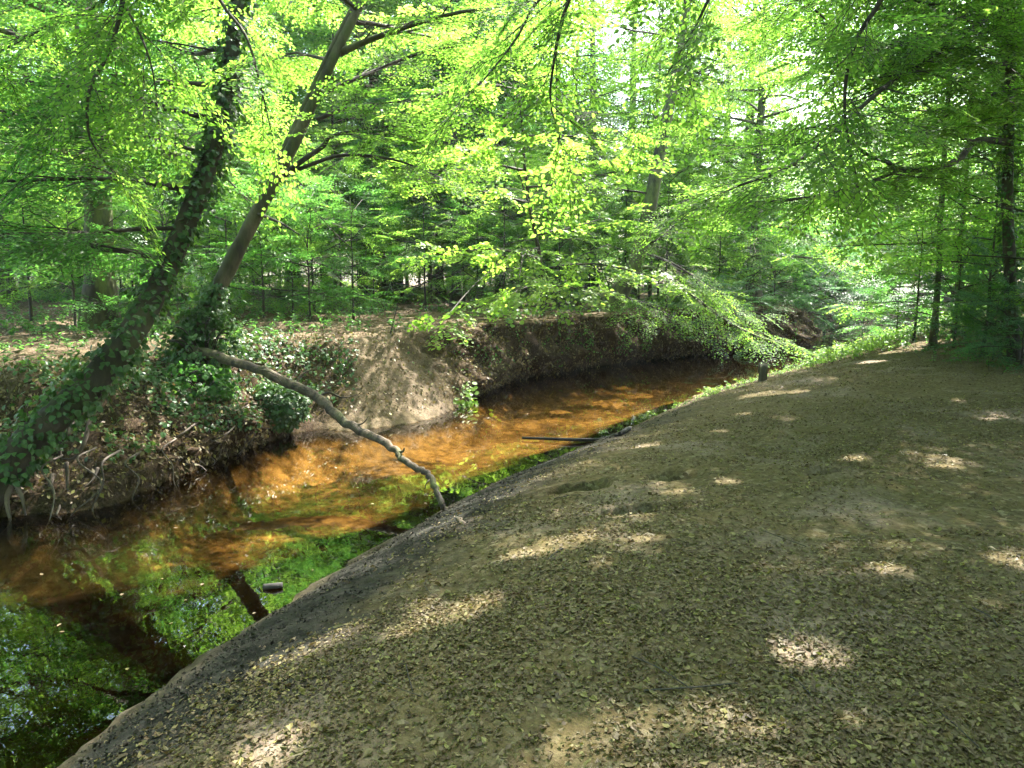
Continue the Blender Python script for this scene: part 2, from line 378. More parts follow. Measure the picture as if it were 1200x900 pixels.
def ground_mat():
    m, t, o = new_mat('forest_floor')
    g = nd(t, 'ShaderNodeNewGeometry'); P = g.outputs['Position']
    A = lambda n: nd(t, 'ShaderNodeAttribute', attribute_name=n).outputs['Fac']
    def N(scale, det=6., rough=.6):
        n = nd(t, 'ShaderNodeTexNoise', Scale=scale, Detail=det, Roughness=rough); t.links.new(P, n.inputs[0]); return n.outputs[0]
    fine, mid, big = N(38.), N(7.), N(.9, 4.)
    def R(src, *st):
        r = ramp(t, st); t.links.new(src, r.inputs[0]); return r.outputs[0]
    vor = nd(t, 'ShaderNodeTexVoronoi', Scale=30.); t.links.new(P, vor.inputs[0])
    vs = nd(t, 'ShaderNodeSeparateColor'); t.links.new(vor.outputs['Color'], vs.inputs[0])
    soil = R(fine, (.3, (.06, .046, .018)), (.7, (.125, .098, .044)))
    crumbs = R(vs.outputs[0], (0, (.045, .034, .02)), (.45, (.09, .07, .042)), (.8, (.12, .10, .055)), (1, (.2, .165, .11)))
    soil = mixc(t, R(mid, (.42, (.25,)*3), (.6, (.75,)*3)), soil, crumbs)
    pale = R(fine, (.3, (.15, .112, .088)), (.7, (.25, .195, .165)))
    soil = mixc(t, R(big, (.52, (0,)*3), (.66, (.55,)*3)), soil, pale)
    floor = R(vs.outputs[0], (0, (.04, .028, .017)), (.5, (.085, .06, .038)), (.8, (.13, .094, .065)), (1, (.2, .146, .108)))
    floor = mixc(t, R(mid, (.4, (0,)*3), (.62, (.6,)*3)), floor, (.07, .06, .03))
    sand = R(fine, (.3, (.055, .042, .026)), (.7, (.13, .10, .07)))
    root = R(fine, (.35, (.018, .013, .009)), (.7, (.075, .052, .032)))
    mud = R(mid, (.35, (.010, .010, .008)), (.65, (.034, .033, .027)))
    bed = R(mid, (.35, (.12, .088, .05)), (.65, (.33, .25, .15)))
    dark_bed = R(mid, (.35, (.001, .0008, .0005)), (.7, (.004, .003, .0015)))  # near-black bed colour stands in for light lost in deep water
    bed = mixc(t, A('dark_bed'), bed, dark_bed)
    col = mixc(t, A('floor'), soil, floor)
    col = mixc(t, A('root'), col, root)
    col = mixc(t, A('sand'), col, sand)
    col = mixc(t, A('mud'), col, mud)
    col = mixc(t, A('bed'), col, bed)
    p = nd(t, 'ShaderNodeBsdfPrincipled', Roughness=.9); t.links.new(col, p.inputs['Base Color'])
    sp = nd(t, 'ShaderNodeMath', operation='MULTIPLY_ADD'); sp.inputs[1].default_value = -.05; sp.inputs[2].default_value = .05; t.links.new(A('bed'), sp.inputs[0]); t.links.new(sp.outputs[0], p.inputs['Specular IOR Level'])
    b1 = nd(t, 'ShaderNodeBump', Strength=.7, Distance=.02); t.links.new(fine, b1.inputs['Height'])
    b2 = nd(t, 'ShaderNodeBump', Strength=.6, Distance=.05); t.links.new(mid, b2.inputs['Height']); t.links.new(b1.outputs[0], b2.inputs['Normal'])
    t.links.new(b2.outputs[0], p.inputs['Normal']); t.links.new(p.outputs[0], o.inputs[0]); return m
me = mesh_np('ground', np.stack([X, Y, Z], -1), [quads], [ground_mat()])
def attr(name, v):
    a = me.attributes.new(name, 'FLOAT', 'POINT'); a.data.foreach_set('value', np.asarray(v, np.float32))
farf = gz['far'].astype(float); q, df, dn, xf = gz['q'], gz['df'], gz['dn'], gz['xf']
nz = fbm(X, Y, 0, 1.7)
slump = interp_x(xf, [(-3.3, 0), (-2.9, 1), (-1.4, 1), (-.9, 0)])
attr('floor', farf*sst(.75, 1.15, q+.2*nz))
attr('root', farf*(1-sst(.8, 1.1, q+.15*nz))*(1-slump))
attr('sand', farf*(1-sst(.9, 1.1, q))*slump*(.75+.25*nz))
attr('mud', gz['near']*(1-sst(.9, 1.8, dn+.4*nz))*(.65+.35*sst(.1, .4, dn+.15*nz))*interp_x(Y, [(8.5, 1), (13, .3)]))
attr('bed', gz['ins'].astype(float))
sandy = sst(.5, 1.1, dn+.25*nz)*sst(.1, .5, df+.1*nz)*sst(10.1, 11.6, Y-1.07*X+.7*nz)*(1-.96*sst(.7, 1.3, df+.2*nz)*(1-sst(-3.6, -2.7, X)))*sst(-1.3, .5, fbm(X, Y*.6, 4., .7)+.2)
attr('dark_bed', 1-sandy)  # bed blackened outside the sandy part so reflections show clean
tag(obj('ground', me), kind='structure')

# water: clear brown mirror with a faint ripple; the bed colour itself is blackened outside the sunlit sandy part
def water_mat():
    m, t, o = new_mat('brown_stream_water')
    g = nd(t, 'ShaderNodeNewGeometry')
    mp = nd(t, 'ShaderNodeMapping'); mp.inputs['Rotation'].default_value = (0, 0, -.55); mp.inputs['Scale'].default_value = (1.6, .8, 1)
    t.links.new(g.outputs['Position'], mp.inputs[0])
    n = nd(t, 'ShaderNodeTexNoise', Scale=2.2, Detail=3., Roughness=.5); t.links.new(mp.outputs[0], n.inputs[0])
    b = nd(t, 'ShaderNodeBump', Strength=.035, Distance=.05); t.links.new(n.outputs[0], b.inputs['Height'])
    gl = nd(t, 'ShaderNodeBsdfGlossy', Roughness=.0); gl.inputs[0].default_value = (.95, .95, .92, 1); t.links.new(b.outputs[0], gl.inputs['Normal'])
    tr = nd(t, 'ShaderNodeBsdfTransparent'); tr.inputs[0].default_value = (.76, .62, .36, 1)
    fr = nd(t, 'ShaderNodeFresnel', IOR=1.6); t.links.new(b.outputs[0], fr.inputs['Normal'])
    mx = nd(t, 'ShaderNodeMixShader'); t.links.new(fr.outputs[0], mx.inputs[0]); t.links.new(tr.outputs[0], mx.inputs[1]); t.links.new(gl.outputs[0], mx.inputs[2])
    t.links.new(mx.outputs[0], o.inputs[0]); return m
wv = np.array([[-60, -14, 0], [60, -14, 0], [60, 60, 0], [-60, 60, 0]], float)
tag(obj('water', mesh_np('water', wv, [np.array([[0, 1, 2, 3]])], [water_mat()])), kind='structure')

# ------------------------------------------------------------------ trees of the wood: a few kinds, copied
def make_crown_tree(name, seed, h, r0, z0, nl, L0, S, leafmat, barkmat, shape='far', lean=.03, low=-.1, high=.9, sub=.6, subL=1.5, dens=.4, scs=(.8, 1.25), pw=1., tubes=True, thin=1., pointy=False):
    r = rng_(seed); tb, lv, items = Tubes(), Leaves(), []
    n = 14; tz = np.linspace(0, 1, n); wob = np.cumsum(r.normal(0, lean*h/n, (n, 2)), 0)
    T = np.stack([wob[:, 0], wob[:, 1], tz*h-.25], -1); R = r0*(1-.85*tz)+.55*r0*np.exp(-tz*h/.4)
    tb.add(T, R, 9, .07, seed)
    for k in range(nl):
        f = ((k+.5)/nl)**pw; z = z0+(h-z0)*f*.97; a = k*2.4+r.normal(0, .3)
        L = L0*((1-f)**.8*.95+.08 if pointy else (.45+.55*math.sin(math.pi*min(1, .25+.8*f))))*r.uniform(.75, 1.15)
        el = low+(high-low)*f+r.normal(0, .12)
        p = np.array([np.interp(z, T[:, 2], T[:, 0]), np.interp(z, T[:, 2], T[:, 1]), z])
        P = polyline(p, [math.cos(a)*math.cos(el), math.sin(a)*math.cos(el), math.sin(el)], L, r, .45, -.09, .09)
        rl = r0*.28*(1-.6*f)+.008
        tb.add(P, np.linspace(rl, .008, len(P)), 5)
        limb_leaves(P, r, items, tb if tubes else None, rl, sub, subL*(.4+.6*L/L0), .22, dens, scs, 3, -.12, thin)
    put_sprays(lv, S, items)
    root = empty(name, (0, 0, 0))
    obj('trunk', tb.mesh(name+'_trunk', barkmat), root)
    obj('crown', lv.mesh(name+'_crown', leafmat, shape), root)
    return root, lv.count()
KIND = {}
stats = {}
def kind(key, *a, **k):
    KIND[key], stats[key] = make_crown_tree(*a, **k); KIND[key]['used'] = 0
kind('A', 'beech_tree', 101, 17, .30, 1.6, 52, 4.6, SPR_FAR, M_BEECH, M_BARK, sub=.45, dens=.3)
kind('B', 'beech_tree', 102, 15, .22, 2.6, 46, 4.0, SPR_FAR, M_BEECH_D, M_BARK_D, sub=.45, dens=.3)
kind('C', 'beech_tree', 103, 19, .34, 3.6, 70, 5.0, SPR_FAR, M_BEECH, M_BARK_M, sub=.45, dens=.3)
kind('D', 'slender_tree', 104, 13, .072, 2.2, 38, 2.4, SPR_FAR, M_BEECH, M_BARK, sub=.45, dens=.3)
kind('E', 'spruce_tree', 105, 17, .24, 1.5, 60, 2.8, SPR_FAR, M_BLUE, M_BARK_D, sub=.45, dens=.3, low=-.25, high=.3, pointy=True, thin=.6)
kind('K', 'beech_tree', 110, 17, .28, 6.2, 70, 5.0, SPR_FAR, M_BEECH, M_BARK, sub=.45, dens=.28)  # high-crowned kind made for overhead shading from above the view
kind('S', 'young_beech', 106, 4.6, .035, .7, 16, 1.7, SPR_MID, M_BEECH, M_TWIG, low=.0, high=.8, sub=.4, subL=.7, dens=.34, scs=(.5, .85))
kind('T', 'young_beech', 107, 3.2, .028, .4, 13, 1.4, SPR_MID, M_BEECH_D, M_TWIG, low=.1, high=.8, sub=.38, subL=.6, dens=.32, scs=(.45, .8))
kind('U', 'leafy_shrub', 108, 2.0, .03, .1, 18, 1.3, SPR_MID, M_BLUE, M_TWIG, low=.1, high=.9, sub=.3, subL=.6, dens=.28, scs=(.4, .7))
kind('V', 'leafy_shrub', 109, 1.6, .025, .1, 18, 1.1, SPR_MID, M_BEECH_D, M_TWIG, low=.0, high=.9, sub=.3, subL=.55, dens=.28, scs=(.4, .7))
print("leaves", stats, flush=True)
def plant(key, x, y, label, cat, group=None, sc=1., rz=None, lean=(0, 0), seed=0, trunk_r=None):
    src = KIND[key]
    if src['used']: o = copy_tree(src)
    else: o = src
    src['used'] = 1
    if rz is None: rz = (x*7.13+y*3.7) % 6.28
    o.location = (x, y, H(x, y)); o.rotation_euler = (lean[1], lean[0], rz); o.scale = (sc, sc, sc)
    if trunk_r is not None: pass
    tag(o, label, cat, group)
    return o
def at_px(px, Y): return float(aty(px, 400, Y)[0])

BT = 'tree'
plant('A', at_px(10, 24), 24, 'tall grey beech trunk standing at the extreme left on the leaf covered floor', BT, lean=(0, .0))
plant('B', at_px(57, 33), 33, 'thin dark tree deep in the wood just right of the grey beech', BT)
plant('C', at_px(118, 16.5), 16.5, 'broad mossy green trunk half hidden behind the ivy covered leaning tree', BT, sc=.95)
GC = 'trunks clustered on the far bank'
plant('B', at_px(430, 34), 34, 'dark trunk on the outer left of the cluster above the sandy slump', BT, sc=1.1)
plant('C', at_px(449, 30), 30, 'paler mossy trunk in front of the cluster above the sandy slump', BT, sc=.9)
plant('B', at_px(466, 32), 32, 'thickest dark trunk of the cluster above the sandy slump', BT, sc=1.5)
plant('D', at_px(478, 35), 35, 'slender stem on the outer right of the cluster above the sandy slump', BT)
plant('B', at_px(536, 26), 26, 'dark forked trunk behind the bright sycamore leaves', BT, sc=.85)
plant('B', at_px(586, 31), 31, 'dark straight trunk behind the bright leaves left of the spruces', BT)
plant('D', at_px(612, 33), 33, 'thin dark stem between the straight trunk and the spruces', BT, sc=1.2)
plant('E', at_px(652, 33), 33, 'left one of two dark spruces behind the bare undercut bank', BT)
plant('E', at_px(690, 35), 35, 'right one of two dark spruces behind the bare undercut bank', BT, sc=1.1)
for px, Yd, kd, s_, lb in [(172, 31, 'B', 1.25, 'dark straight tree behind the gap between the two leaning trees'), (262, 37, 'B', 1.35, 'tall dark tree behind the bare leaning beech'), (345, 40, 'A', 1.25, 'tall leafy tree left of the cluster of trunks'), (95, 44, 'B', 1.3, 'tall dark tree far behind the ivy covered tree'), (215, 26, 'D', 1.1, 'slender stem close behind the bare leaning beech'),
                       (395, 28, 'D', 1.1, 'slender stem just left of the cluster of trunks'), (505, 29, 'D', 1.15, 'slender stem between the cluster and the forked trunk'), (560, 36, 'C', .9, 'mossy tree behind the bright sycamore'), (668, 28, 'D', 1.2, 'slender stem in front of the pair of spruces'), (800, 36, 'C', .9, 'mossy tree right of the leaning bank tree'), (845, 40, 'B', 1.1, 'dark tree standing behind the drooping bright bough'), (760, 30, 'D', 1.1, 'slender stem just behind the leaning bank tree'), (300, 27, 'D', .95, 'slender stem behind the mossy fallen branch')]:
    plant(kd, at_px(px, Yd), Yd, lb, BT, sc=s_)
plant('A', at_px(735, 41), 41, 'tall leafy tree filling the gap behind the mossy bank tree', BT, sc=1.1)
plant('B', at_px(640, 44), 44, 'dark leafy tree behind the pair of spruces', BT, sc=1.2)
plant('D', at_px(1093, 17.5), 17.5, 'slim straight tree standing beside the sunlit end of the path', BT, sc=1.05)
plant('D', at_px(1119, 20), 20, 'slim pale tree just behind the straight one by the path', BT, sc=.95)
plant('D', at_px(1136, 23), 23, 'thinnest stem of the three slim trees beyond the path', BT, sc=.8)
plant('D', at_px(1160, 19), 19, 'dark stem rising from the undergrowth at the right edge', BT, sc=.85)
# the wood closing the view: trees nobody could tell apart
r = rng_(77); pts = []
for k in range(4000):
    Yd = r.uniform(36, 84); px = r.uniform(-160, 1360); x = at_px(px, Yd)
    h, g_ = terrain(np.array([x]), np.array([Yd]))
    if g_['ins'][0] or min(g_['dn'][0], g_['df'][0]) < 2.5: continue
    if any((x-a)**2+(Yd-b_)**2 < 5.2**2 for a, b_ in pts): continue
    pts.append((x, Yd))
    if len(pts) >= 46: break
for k, (x, Yd) in enumerate(pts):
    plant('ABCACB'[k % 6], x, Yd, 'tall leafy tree far back in the wood, one of many alike', BT, 'trees far back in the wood', sc=r.uniform(.85, 1.2))
# the K trees are added off the right edge to shade the near ground
plant('K', 8.7, 9.8, 'tree added beyond the right edge, its leafy boughs shading the near ground', BT, sc=1.1)
plant('K', 14., 17.5, 'leafy tree added for shade behind the trunk with the crooked limb', BT, sc=.9)
plant('K', 8.4, 5.0, 'nearest crown on the right, added unseen to shade the bare ground', BT, sc=.85)
plant('B', 15.5, 21, 'leafy tree behind the undergrowth at the far right', BT, sc=1.)
plant('A', 9.5, 29.5, 'leafy tree at the far bend where the stream turns away', BT, sc=.85)
# more of the wood, added unseen beside and behind the viewer to block sky light
GB = 'unseen trees added around the viewer against sky light'
for k, (x, y_, s_) in enumerate([(-8.5, -1.5, .9), (-11.5, 4.5, .9), (-14, 11, 1.), (-6.5, -8, 1.), (-1, -7.5, 1.), (4, -9, 1.), (9, -3, .9), (13.5, 2, .95), (15, 9, .95), (10, -10, 1.1), (-13, -7, 1.1), (2.5, -15, 1.2), (19, -4, 1.1), (20, 14, 1.)]):
    plant('ACAAC'[k % 5], x, y_, 'tall leafy tree added unseen around the viewer to block sky light', BT, GB, sc=s_)
# understorey
GY = 'young beeches under the tall trees'
sap = [(310, 17.5, 'T'), (365, 18, 'T'), (415, 18.5, 'T'), (285, 21, 'S'), (200, 16, 'T'), (40, 18, 'S'), (140, 20, 'S'), (90, 15, 'T'), (15, 22, 'S'), (345, 19, 'T'), (400, 22, 'S'), (440, 24, 'T'), (500, 23, 'S'), (590, 23, 'S'), (655, 24, 'S'), (690, 26, 'T'), (270, 19, 'S'), (320, 25, 'S'), (460, 27, 'S'), (545, 28, 'S'), (730, 28, 'S'), (240, 28, 'S'), (180, 30, 'S'), (110, 27, 'S'), (610, 30, 'S'), (380, 32, 'S'), (300, 22, 'T'), (370, 20, 'S'), (250, 24, 'S'), (420, 26, 'S'), (160, 26, 'S'), (330, 30, 'S'), (560, 24, 'T'), (480, 38, 'S'), (210, 33, 'T'), (640, 27, 'S'), (780, 25, 'S'), (840, 27, 'S'), (80, 40, 'S'), (1152, 14.5, 'S'), (1118, 17, 'T'), (1205, 13, 'S'), (1070, 20, 'S'), (1175, 17.5, 'S'), (770, 33, 'S'), (700, 40, 'S'), (890, 33, 'S'), (530, 42, 'S')]
for px, Yd, kd in sap:
    plant(kd, at_px(px, Yd), Yd, 'young leafy beech with thin stems growing under the tall trees', 'sapling', GY, sc=1. if Yd < 28 else 1.3)
r = rng_(78); k = 0
while k < 60:
    Yd = r.uniform(33, 72); x = at_px(r.uniform(-120, 1320), Yd); h, g_ = terrain(np.array([x]), np.array([Yd]))
    if g_['ins'][0] or min(g_['dn'][0], g_['df'][0]) < 1.5: continue
    plant('STS'[k % 3], x, Yd, 'bushy young tree far back under the tall trees, one of many alike', 'sapling', 'bushy young trees far back in the wood', sc=r.uniform(1.4, 2.4)); k += 1
k = 0
while k < 46:
    Yd = r.uniform(29, 60); x = at_px(r.uniform(-60, 1300), Yd); h, g_ = terrain(np.array([x]), np.array([Yd]))
    if g_['ins'][0] or min(g_['dn'][0], g_['df'][0]) < 1.5 or (x < .2*Yd and Yd < 36 and x > -.25*Yd): continue
    plant('VUV'[k % 3], x, Yd, 'low bush on the floor of the wood behind the nearer trees, one of many alike', 'shrub', 'low bushes on the floor of the wood', sc=r.uniform(1.0, 2.0)); k += 1
k = 0
while k < 16:
    Yd = r.uniform(31, 52); x = at_px(r.uniform(900, 1160), Yd); h, g_ = terrain(np.array([x]), np.array([Yd]))
    if g_['ins'][0] or min(g_['dn'][0], g_['df'][0]) < 1.2: continue
    plant('VUV'[k % 3], x, Yd, 'low bush on the floor of the wood behind the nearer trees, one of many alike', 'shrub', 'low bushes on the floor of the wood', sc=r.uniform(1.4, 2.4)); k += 1
for px, Yd, kd, s_, lb in [(835, 24.5, 'U', 1.1, 'bluish green bush hanging over the far bank behind the bright bough'),
                       (905, 30, 'V', 1.5, 'dark bush where the stream disappears round the bend'),
                       (965, 33, 'U', 1.9, 'large bluish bush at the bend above the dark water'),
                       (872, 27.5, 'V', 1.2, 'green bush on the far bank just right of the drooping bough'),
                       (930, 31.5, 'U', 1.5, 'bluish bush on the brown bank before the bend'),
                       (1010, 31, 'V', 1.4, 'bright green bush right of the dark water at the bend'),
                       (1172, 14.2, 'U', .85, 'low dark bush on the rise at the right edge'),
                       (1130, 19, 'V', .8, 'small bush at the foot of the slim trees beyond the path'),
                       (1050, 24, 'V', 1.2, 'light green bush beside the sunlit end of the path'),
                       (1165, 13.6, 'V', .6, 'low leafy bush left of the trunk with the crooked limb'),
                       (1200, 12.6, 'U', .6, 'low bluish bush at the foot of the trunk with the crooked limb'),
                       (1225, 17, 'V', 1.3, 'taller bush half out of view beyond the right edge')]:
    plant(kd, at_px(px, Yd), Yd, lb, 'shrub', sc=s_)

# ------------------------------------------------------------------ the trees close by, each drawn on its own
def pxpath(pts, n=6): return catmull([aty(*p) for p in pts], n)
def lerp_r(P, r0, r1, pw=1.): return r0+(r1-r0)*np.linspace(0, 1, len(P))**pw
def near_tree(name, label, trunk, R, barkmat, leafmat, limbs, S=SPR_NEAR, shape='full', seed=1, rough=.09, ivy=None, roots=None, cat='tree', extra=(), sides=14, limb_part='branch', clear=0.):
    """limbs: (points, r0, leafy args or None, own part?)"""
    r = rng_(seed); base = trunk[0]
    root = empty(name, base); tb, lv, items, tw = Tubes(), Leaves(), [], Tubes()
    tb.add(trunk, R, sides, rough, seed)
    for P, R_ in extra: tb.add(P, R_, 10, rough, seed+1)
    obj('trunk', tb.mesh(name+'_trunk', barkmat, base), root)
    for P, r0, kw in limbs:
        bt = Tubes(); bt.add(P, lerp_r(P, r0, max(.005, r0*.25)), 7, .05, seed)
        if kw is not None: limb_leaves(P, r, items, bt, r0, **kw)
        obj(limb_part, bt.mesh(name+'_branch', M_TWIG if r0 < .06 else barkmat, base), root)
    put_sprays(lv, S, items, tw, .0035)
    if clear: lv.clear(trunk, clear)
    if lv.count():
        if tw.n: obj('twigs', tw.mesh(name+'_twigs', M_TWIG, base), root)
        obj('crown', lv.mesh(name+'_crown', leafmat, shape, base), root)
    if ivy: obj('ivy', ivy_mesh(name+'_ivy', base, *ivy), root)
    for P, r0 in (roots or []):
        rt = Tubes(); rt.add(P, lerp_r(P, r0, r0*.3), 6, .1, seed); obj('root', rt.mesh(name+'_root', M_ROOT, base), root)
    tag(root, label, cat); print(name, lv.count()); return root
def ivy_mesh(name, base, P, R, n, size=.075, spread=.1, seed=5, t0=0., t1=1., side=None):
    r = rng_(seed); lv = Leaves(); k = r.uniform(t0, t1, n)*(len(P)-1); i = np.minimum(k.astype(int), len(P)-2); f = (k-i)[:, None]
    p = P[i]*(1-f)+P[i+1]*f; R = np.broadcast_to(R, (len(P),)); rr = R[i]*(1-f[:, 0])+R[i+1]*f[:, 0]
    T = unit(P[i+1]-P[i]); u = unit(np.cross(T, np.array([0, 1., .2]))); v = np.cross(T, u)
    a = r.uniform(0, 6.283, n); rad = u*np.cos(a)[:, None]+v*np.sin(a)[:, None]
    clump = .5+.5*fbm(p[:, 0]*2+a, p[:, 1]*2, p[:, 2]*2, 1.6)
    keep = r.random(n) < np.clip(.25+1.2*clump, 0, 1)
    q = p+rad*(rr+np.abs(r.normal(0, spread, n))*(.3+clump)+.01)[:, None]
    ax = unit(rad*.5+np.array([0, 0, -.7])+r.normal(0, .45, (n, 3)))
    nn = unit(rad+np.array([0, 0, .5])+r.normal(0, .35, (n, 3)))
    lv.add(q[keep], ax[keep], nn[keep], (size*r.uniform(.55, 1.25, n))[keep])
    return lv.mesh(name, M_IVY, 'ivy', base)
def up_from(P, dirn, L, seed, n=10, wob=.05):
    return np.vstack([P, polyline(P[-1], dirn, L, rng_(seed), L/n, .0, wob)[1:]])
def auto_limbs(P, R, zs, L, seed, az=None, el=(.1, .7), kw=None):
    """limbs leaving the trunk P at heights zs"""
    r = rng_(seed); out = []
    for k, z in enumerate(zs):
        p = np.array([np.interp(z, P[:, 2], P[:, c]) for c in range(2)]+[z]); a = (k*2.4+seed) if az is None else az[k % len(az)]+r.normal(0, .25)
        e = r.uniform(*el); q = polyline(p, [math.cos(a)*math.cos(e), math.sin(a)*math.cos(e), math.sin(e)], L*r.uniform(.75, 1.15), r, .45, -.08, .09)
        out.append((q, .034*r.uniform(.7, 1.2), kw if kw is not None else dict(sub=.55, subL=1.6, dens=.4, sc=(.8, 1.2))))
    return out
LF = dict(sub=.32, subL=1.2, dens=.27, sc=(.6, 1.0), start=.15)
LFS = dict(sub=.26, subL=.8, dens=.25, sc=(.45, .8), start=.1)

# 1 the ivy covered leaning tree on the left
PA = pxpath([(-48, 640, 7.35), (-12, 565, 7.4), (20, 530, 7.5), (68, 484, 7.65), (110, 445, 7.8), (152, 393, 8.0), (187, 333, 8.4), (215, 270, 8.5), (240, 208, 8.6), (258, 148, 8.7), (270, 80, 8.8), (279, 0, 8.9), (286, -90, 9.0)])
PA = up_from(PA, [.05, .1, 1], 7.5, 11); RA = lerp_r(PA, .205, .05, .8)
rootsA = [(pxpath([(8, 548, 7.45), (14, 565, 7.42), (8, 585, 7.4), (12, 610, 7.4)]), .05), (pxpath([(10, 556, 7.4), (24, 578, 7.4), (30, 604, 7.4)]), .03),
          (pxpath([(85, 487, 8.1), (80, 508, 7.95), (70, 520, 7.9), (72, 540, 7.85)]), .04), (pxpath([(105, 490, 8.1), (100, 515, 7.9), (88, 536, 7.85), (72, 538, 7.85)]), .03),
          (pxpath([(78, 542, 7.9), (79, 560, 7.8), (77, 580, 7.75), (60, 592, 7.7)]), .022), (pxpath([(115, 548, 7.9), (108, 563, 7.8), (92, 576, 7.7)]), .018),
          (pxpath([(62, 556, 7.9), (60, 572, 7.75), (70, 590, 7.6), (66, 604, 7.5)]), .028)]
_r = rng_(91)
for k_ in range(9):  # roots laid bare along the undercut left bank
    px_ = 20+k_*34+_r.uniform(-8, 8); e0 = atz(px_, np.interp(px_, [0, 60, 130, 200, 260, 330], [606, 603, 592, 562, 538, 513])); e1 = e0+[_r.normal(0, .1), .12, _r.uniform(.35, .6)]
    m1 = (e0+e1)/2+[_r.normal(0, .16), -.1, .02]; rootsA.append((catmull([e1+[0, .25, .05], e1+[0, -.12, 0], m1, e0+[_r.normal(0, .12), -.16, .02], e0+[_r.normal(0, .2), -.2, -.15]], 5), _r.uniform(.007, .019)))
limA = auto_limbs(PA, RA, [2.6, 3., 3.4, 3.8, 4.2, 4.6, 5., 5.5, 6., 6.5, 7.2, 7.9, 8.6, 9.4, 10.4, 11.5], 2.7, 4, az=[2.8, -2.3, 3.6, 2.4, 3.2, -2.8], el=(-.05, .6), kw=LF)
near_tree('ivy_covered_tree', 'dark leaning tree wrapped in ivy with bare roots over the water on the left', PA, RA, M_BARK_D, M_BEECH_D, limA, seed=21,
          ivy=(PA, RA, 4000, .07, .075, 6, .1, 1.), roots=rootsA, rough=.12)
# 2 the bare leaning tree behind it
PB = pxpath([(222, 408, 11.4), (230, 388, 11.5), (248, 350, 11.55), (268, 313, 11.6), (290, 270, 11.7), (311, 232, 11.8), (335, 187, 11.9), (353, 150, 12.), (376, 100, 12.1), (402, 45, 12.2), (425, 0, 12.3), (452, -60, 12.4)])
PB = up_from(PB, [.35, .1, 1], 7, 12); RB = lerp_r(PB, .145, .05, .9)
limB = [(pxpath([(398, 62, 12.2), (430, 48, 12.), (480, 30, 11.7), (540, 14, 11.4), (600, 8, 11.1)]), .06, LF),
        (pxpath([(330, 208, 11.9), (352, 190, 11.7), (378, 172, 11.5), (388, 160, 11.4), (420, 152, 11.1), (455, 148, 10.8)]), .05, dict(LF, start=.45)),
        (pxpath([(345, 200, 11.8), (400, 182, 11.5), (460, 187, 11.1), (510, 205, 10.7)]), .035, dict(LF, start=.4)),
        (pxpath([(372, 140, 12.), (405, 127, 11.7), (440, 122, 11.3), (475, 118, 11.)]), .035, dict(LF, start=.4)),
        (pxpath([(300, 250, 11.7), (330, 262, 11.5), (352, 276, 11.4)]), .03, None)]
limB += auto_limbs(PB, RB, [6.6, 7.2, 7.8, 8.4], 3.4, 17, az=[-2.2, -1.6, -2.8, -1.1], el=(.1, .5), kw=LF)
limB += auto_limbs(PB, RB, [5.2, 5.8, 6.4, 7., 7.6, 8.3, 9., 9.8, 10.6, 11.6], 3.4, 7, az=[.5, 2.2, .9, 2.8, -.3], kw=LF)
near_tree('leaning_beech', 'bare grey beech leaning right above the mossy fallen branch', PB, RB, M_BARK, M_BEECH, limB, seed=22,
          clear=1.0, ivy=(PB, RB, 1500, .075, .12, 8, 0., .2), extra=[(PB[36:]+np.array([-.12, 0, -.05]), RB[36:]*.7)])
# 3 the tree leaning over the bend
PC = pxpath([(703, 380, 22.2), (714, 368, 22.3), (727, 342, 22.4), (743, 313, 22.5), (757, 265, 22.7), (767, 215, 22.9), (777, 160, 23.1), (787, 110, 23.3), (796, 60, 23.4), (806, 0, 23.5), (815, -60, 23.6)])
PC = up_from(PC, [.15, 0, 1], 6, 13); RC = lerp_r(PC, .33, .07, .8)
BIG = dict(sub=.36, subL=1.6, dens=.3, sc=(.8, 1.2), start=.2)
limC = [(pxpath([(745, 312, 22.5), (775, 318, 21.9), (810, 345, 21.3), (850, 375, 20.7), (890, 395, 20.2), (925, 405, 19.9)]), .06, BIG),
        (pxpath([(750, 295, 22.5), (790, 310, 22.), (835, 340, 21.8), (880, 372, 21.6)]), .05, BIG),
        (pxpath([(725, 345, 22.4), (745, 352, 21.8), (770, 362, 21.2), (790, 372, 20.8)]), .04, BIG)]
limC += auto_limbs(PC, RC, [3.4, 4.2, 5., 5.8, 6.6, 7.5, 8.5, 9.5, 10.5, 11.6, 13], 3.6, 9, az=[-1.2, .3, 3.4, -2., 1.5], kw=BIG)
near_tree('bank_tree', 'mossy tree leaning right from the far bank with bright boughs drooping to the water', PC, RC, M_BARK_M, M_BEECH, limC, S=SPR_MID, seed=23, clear=.8)
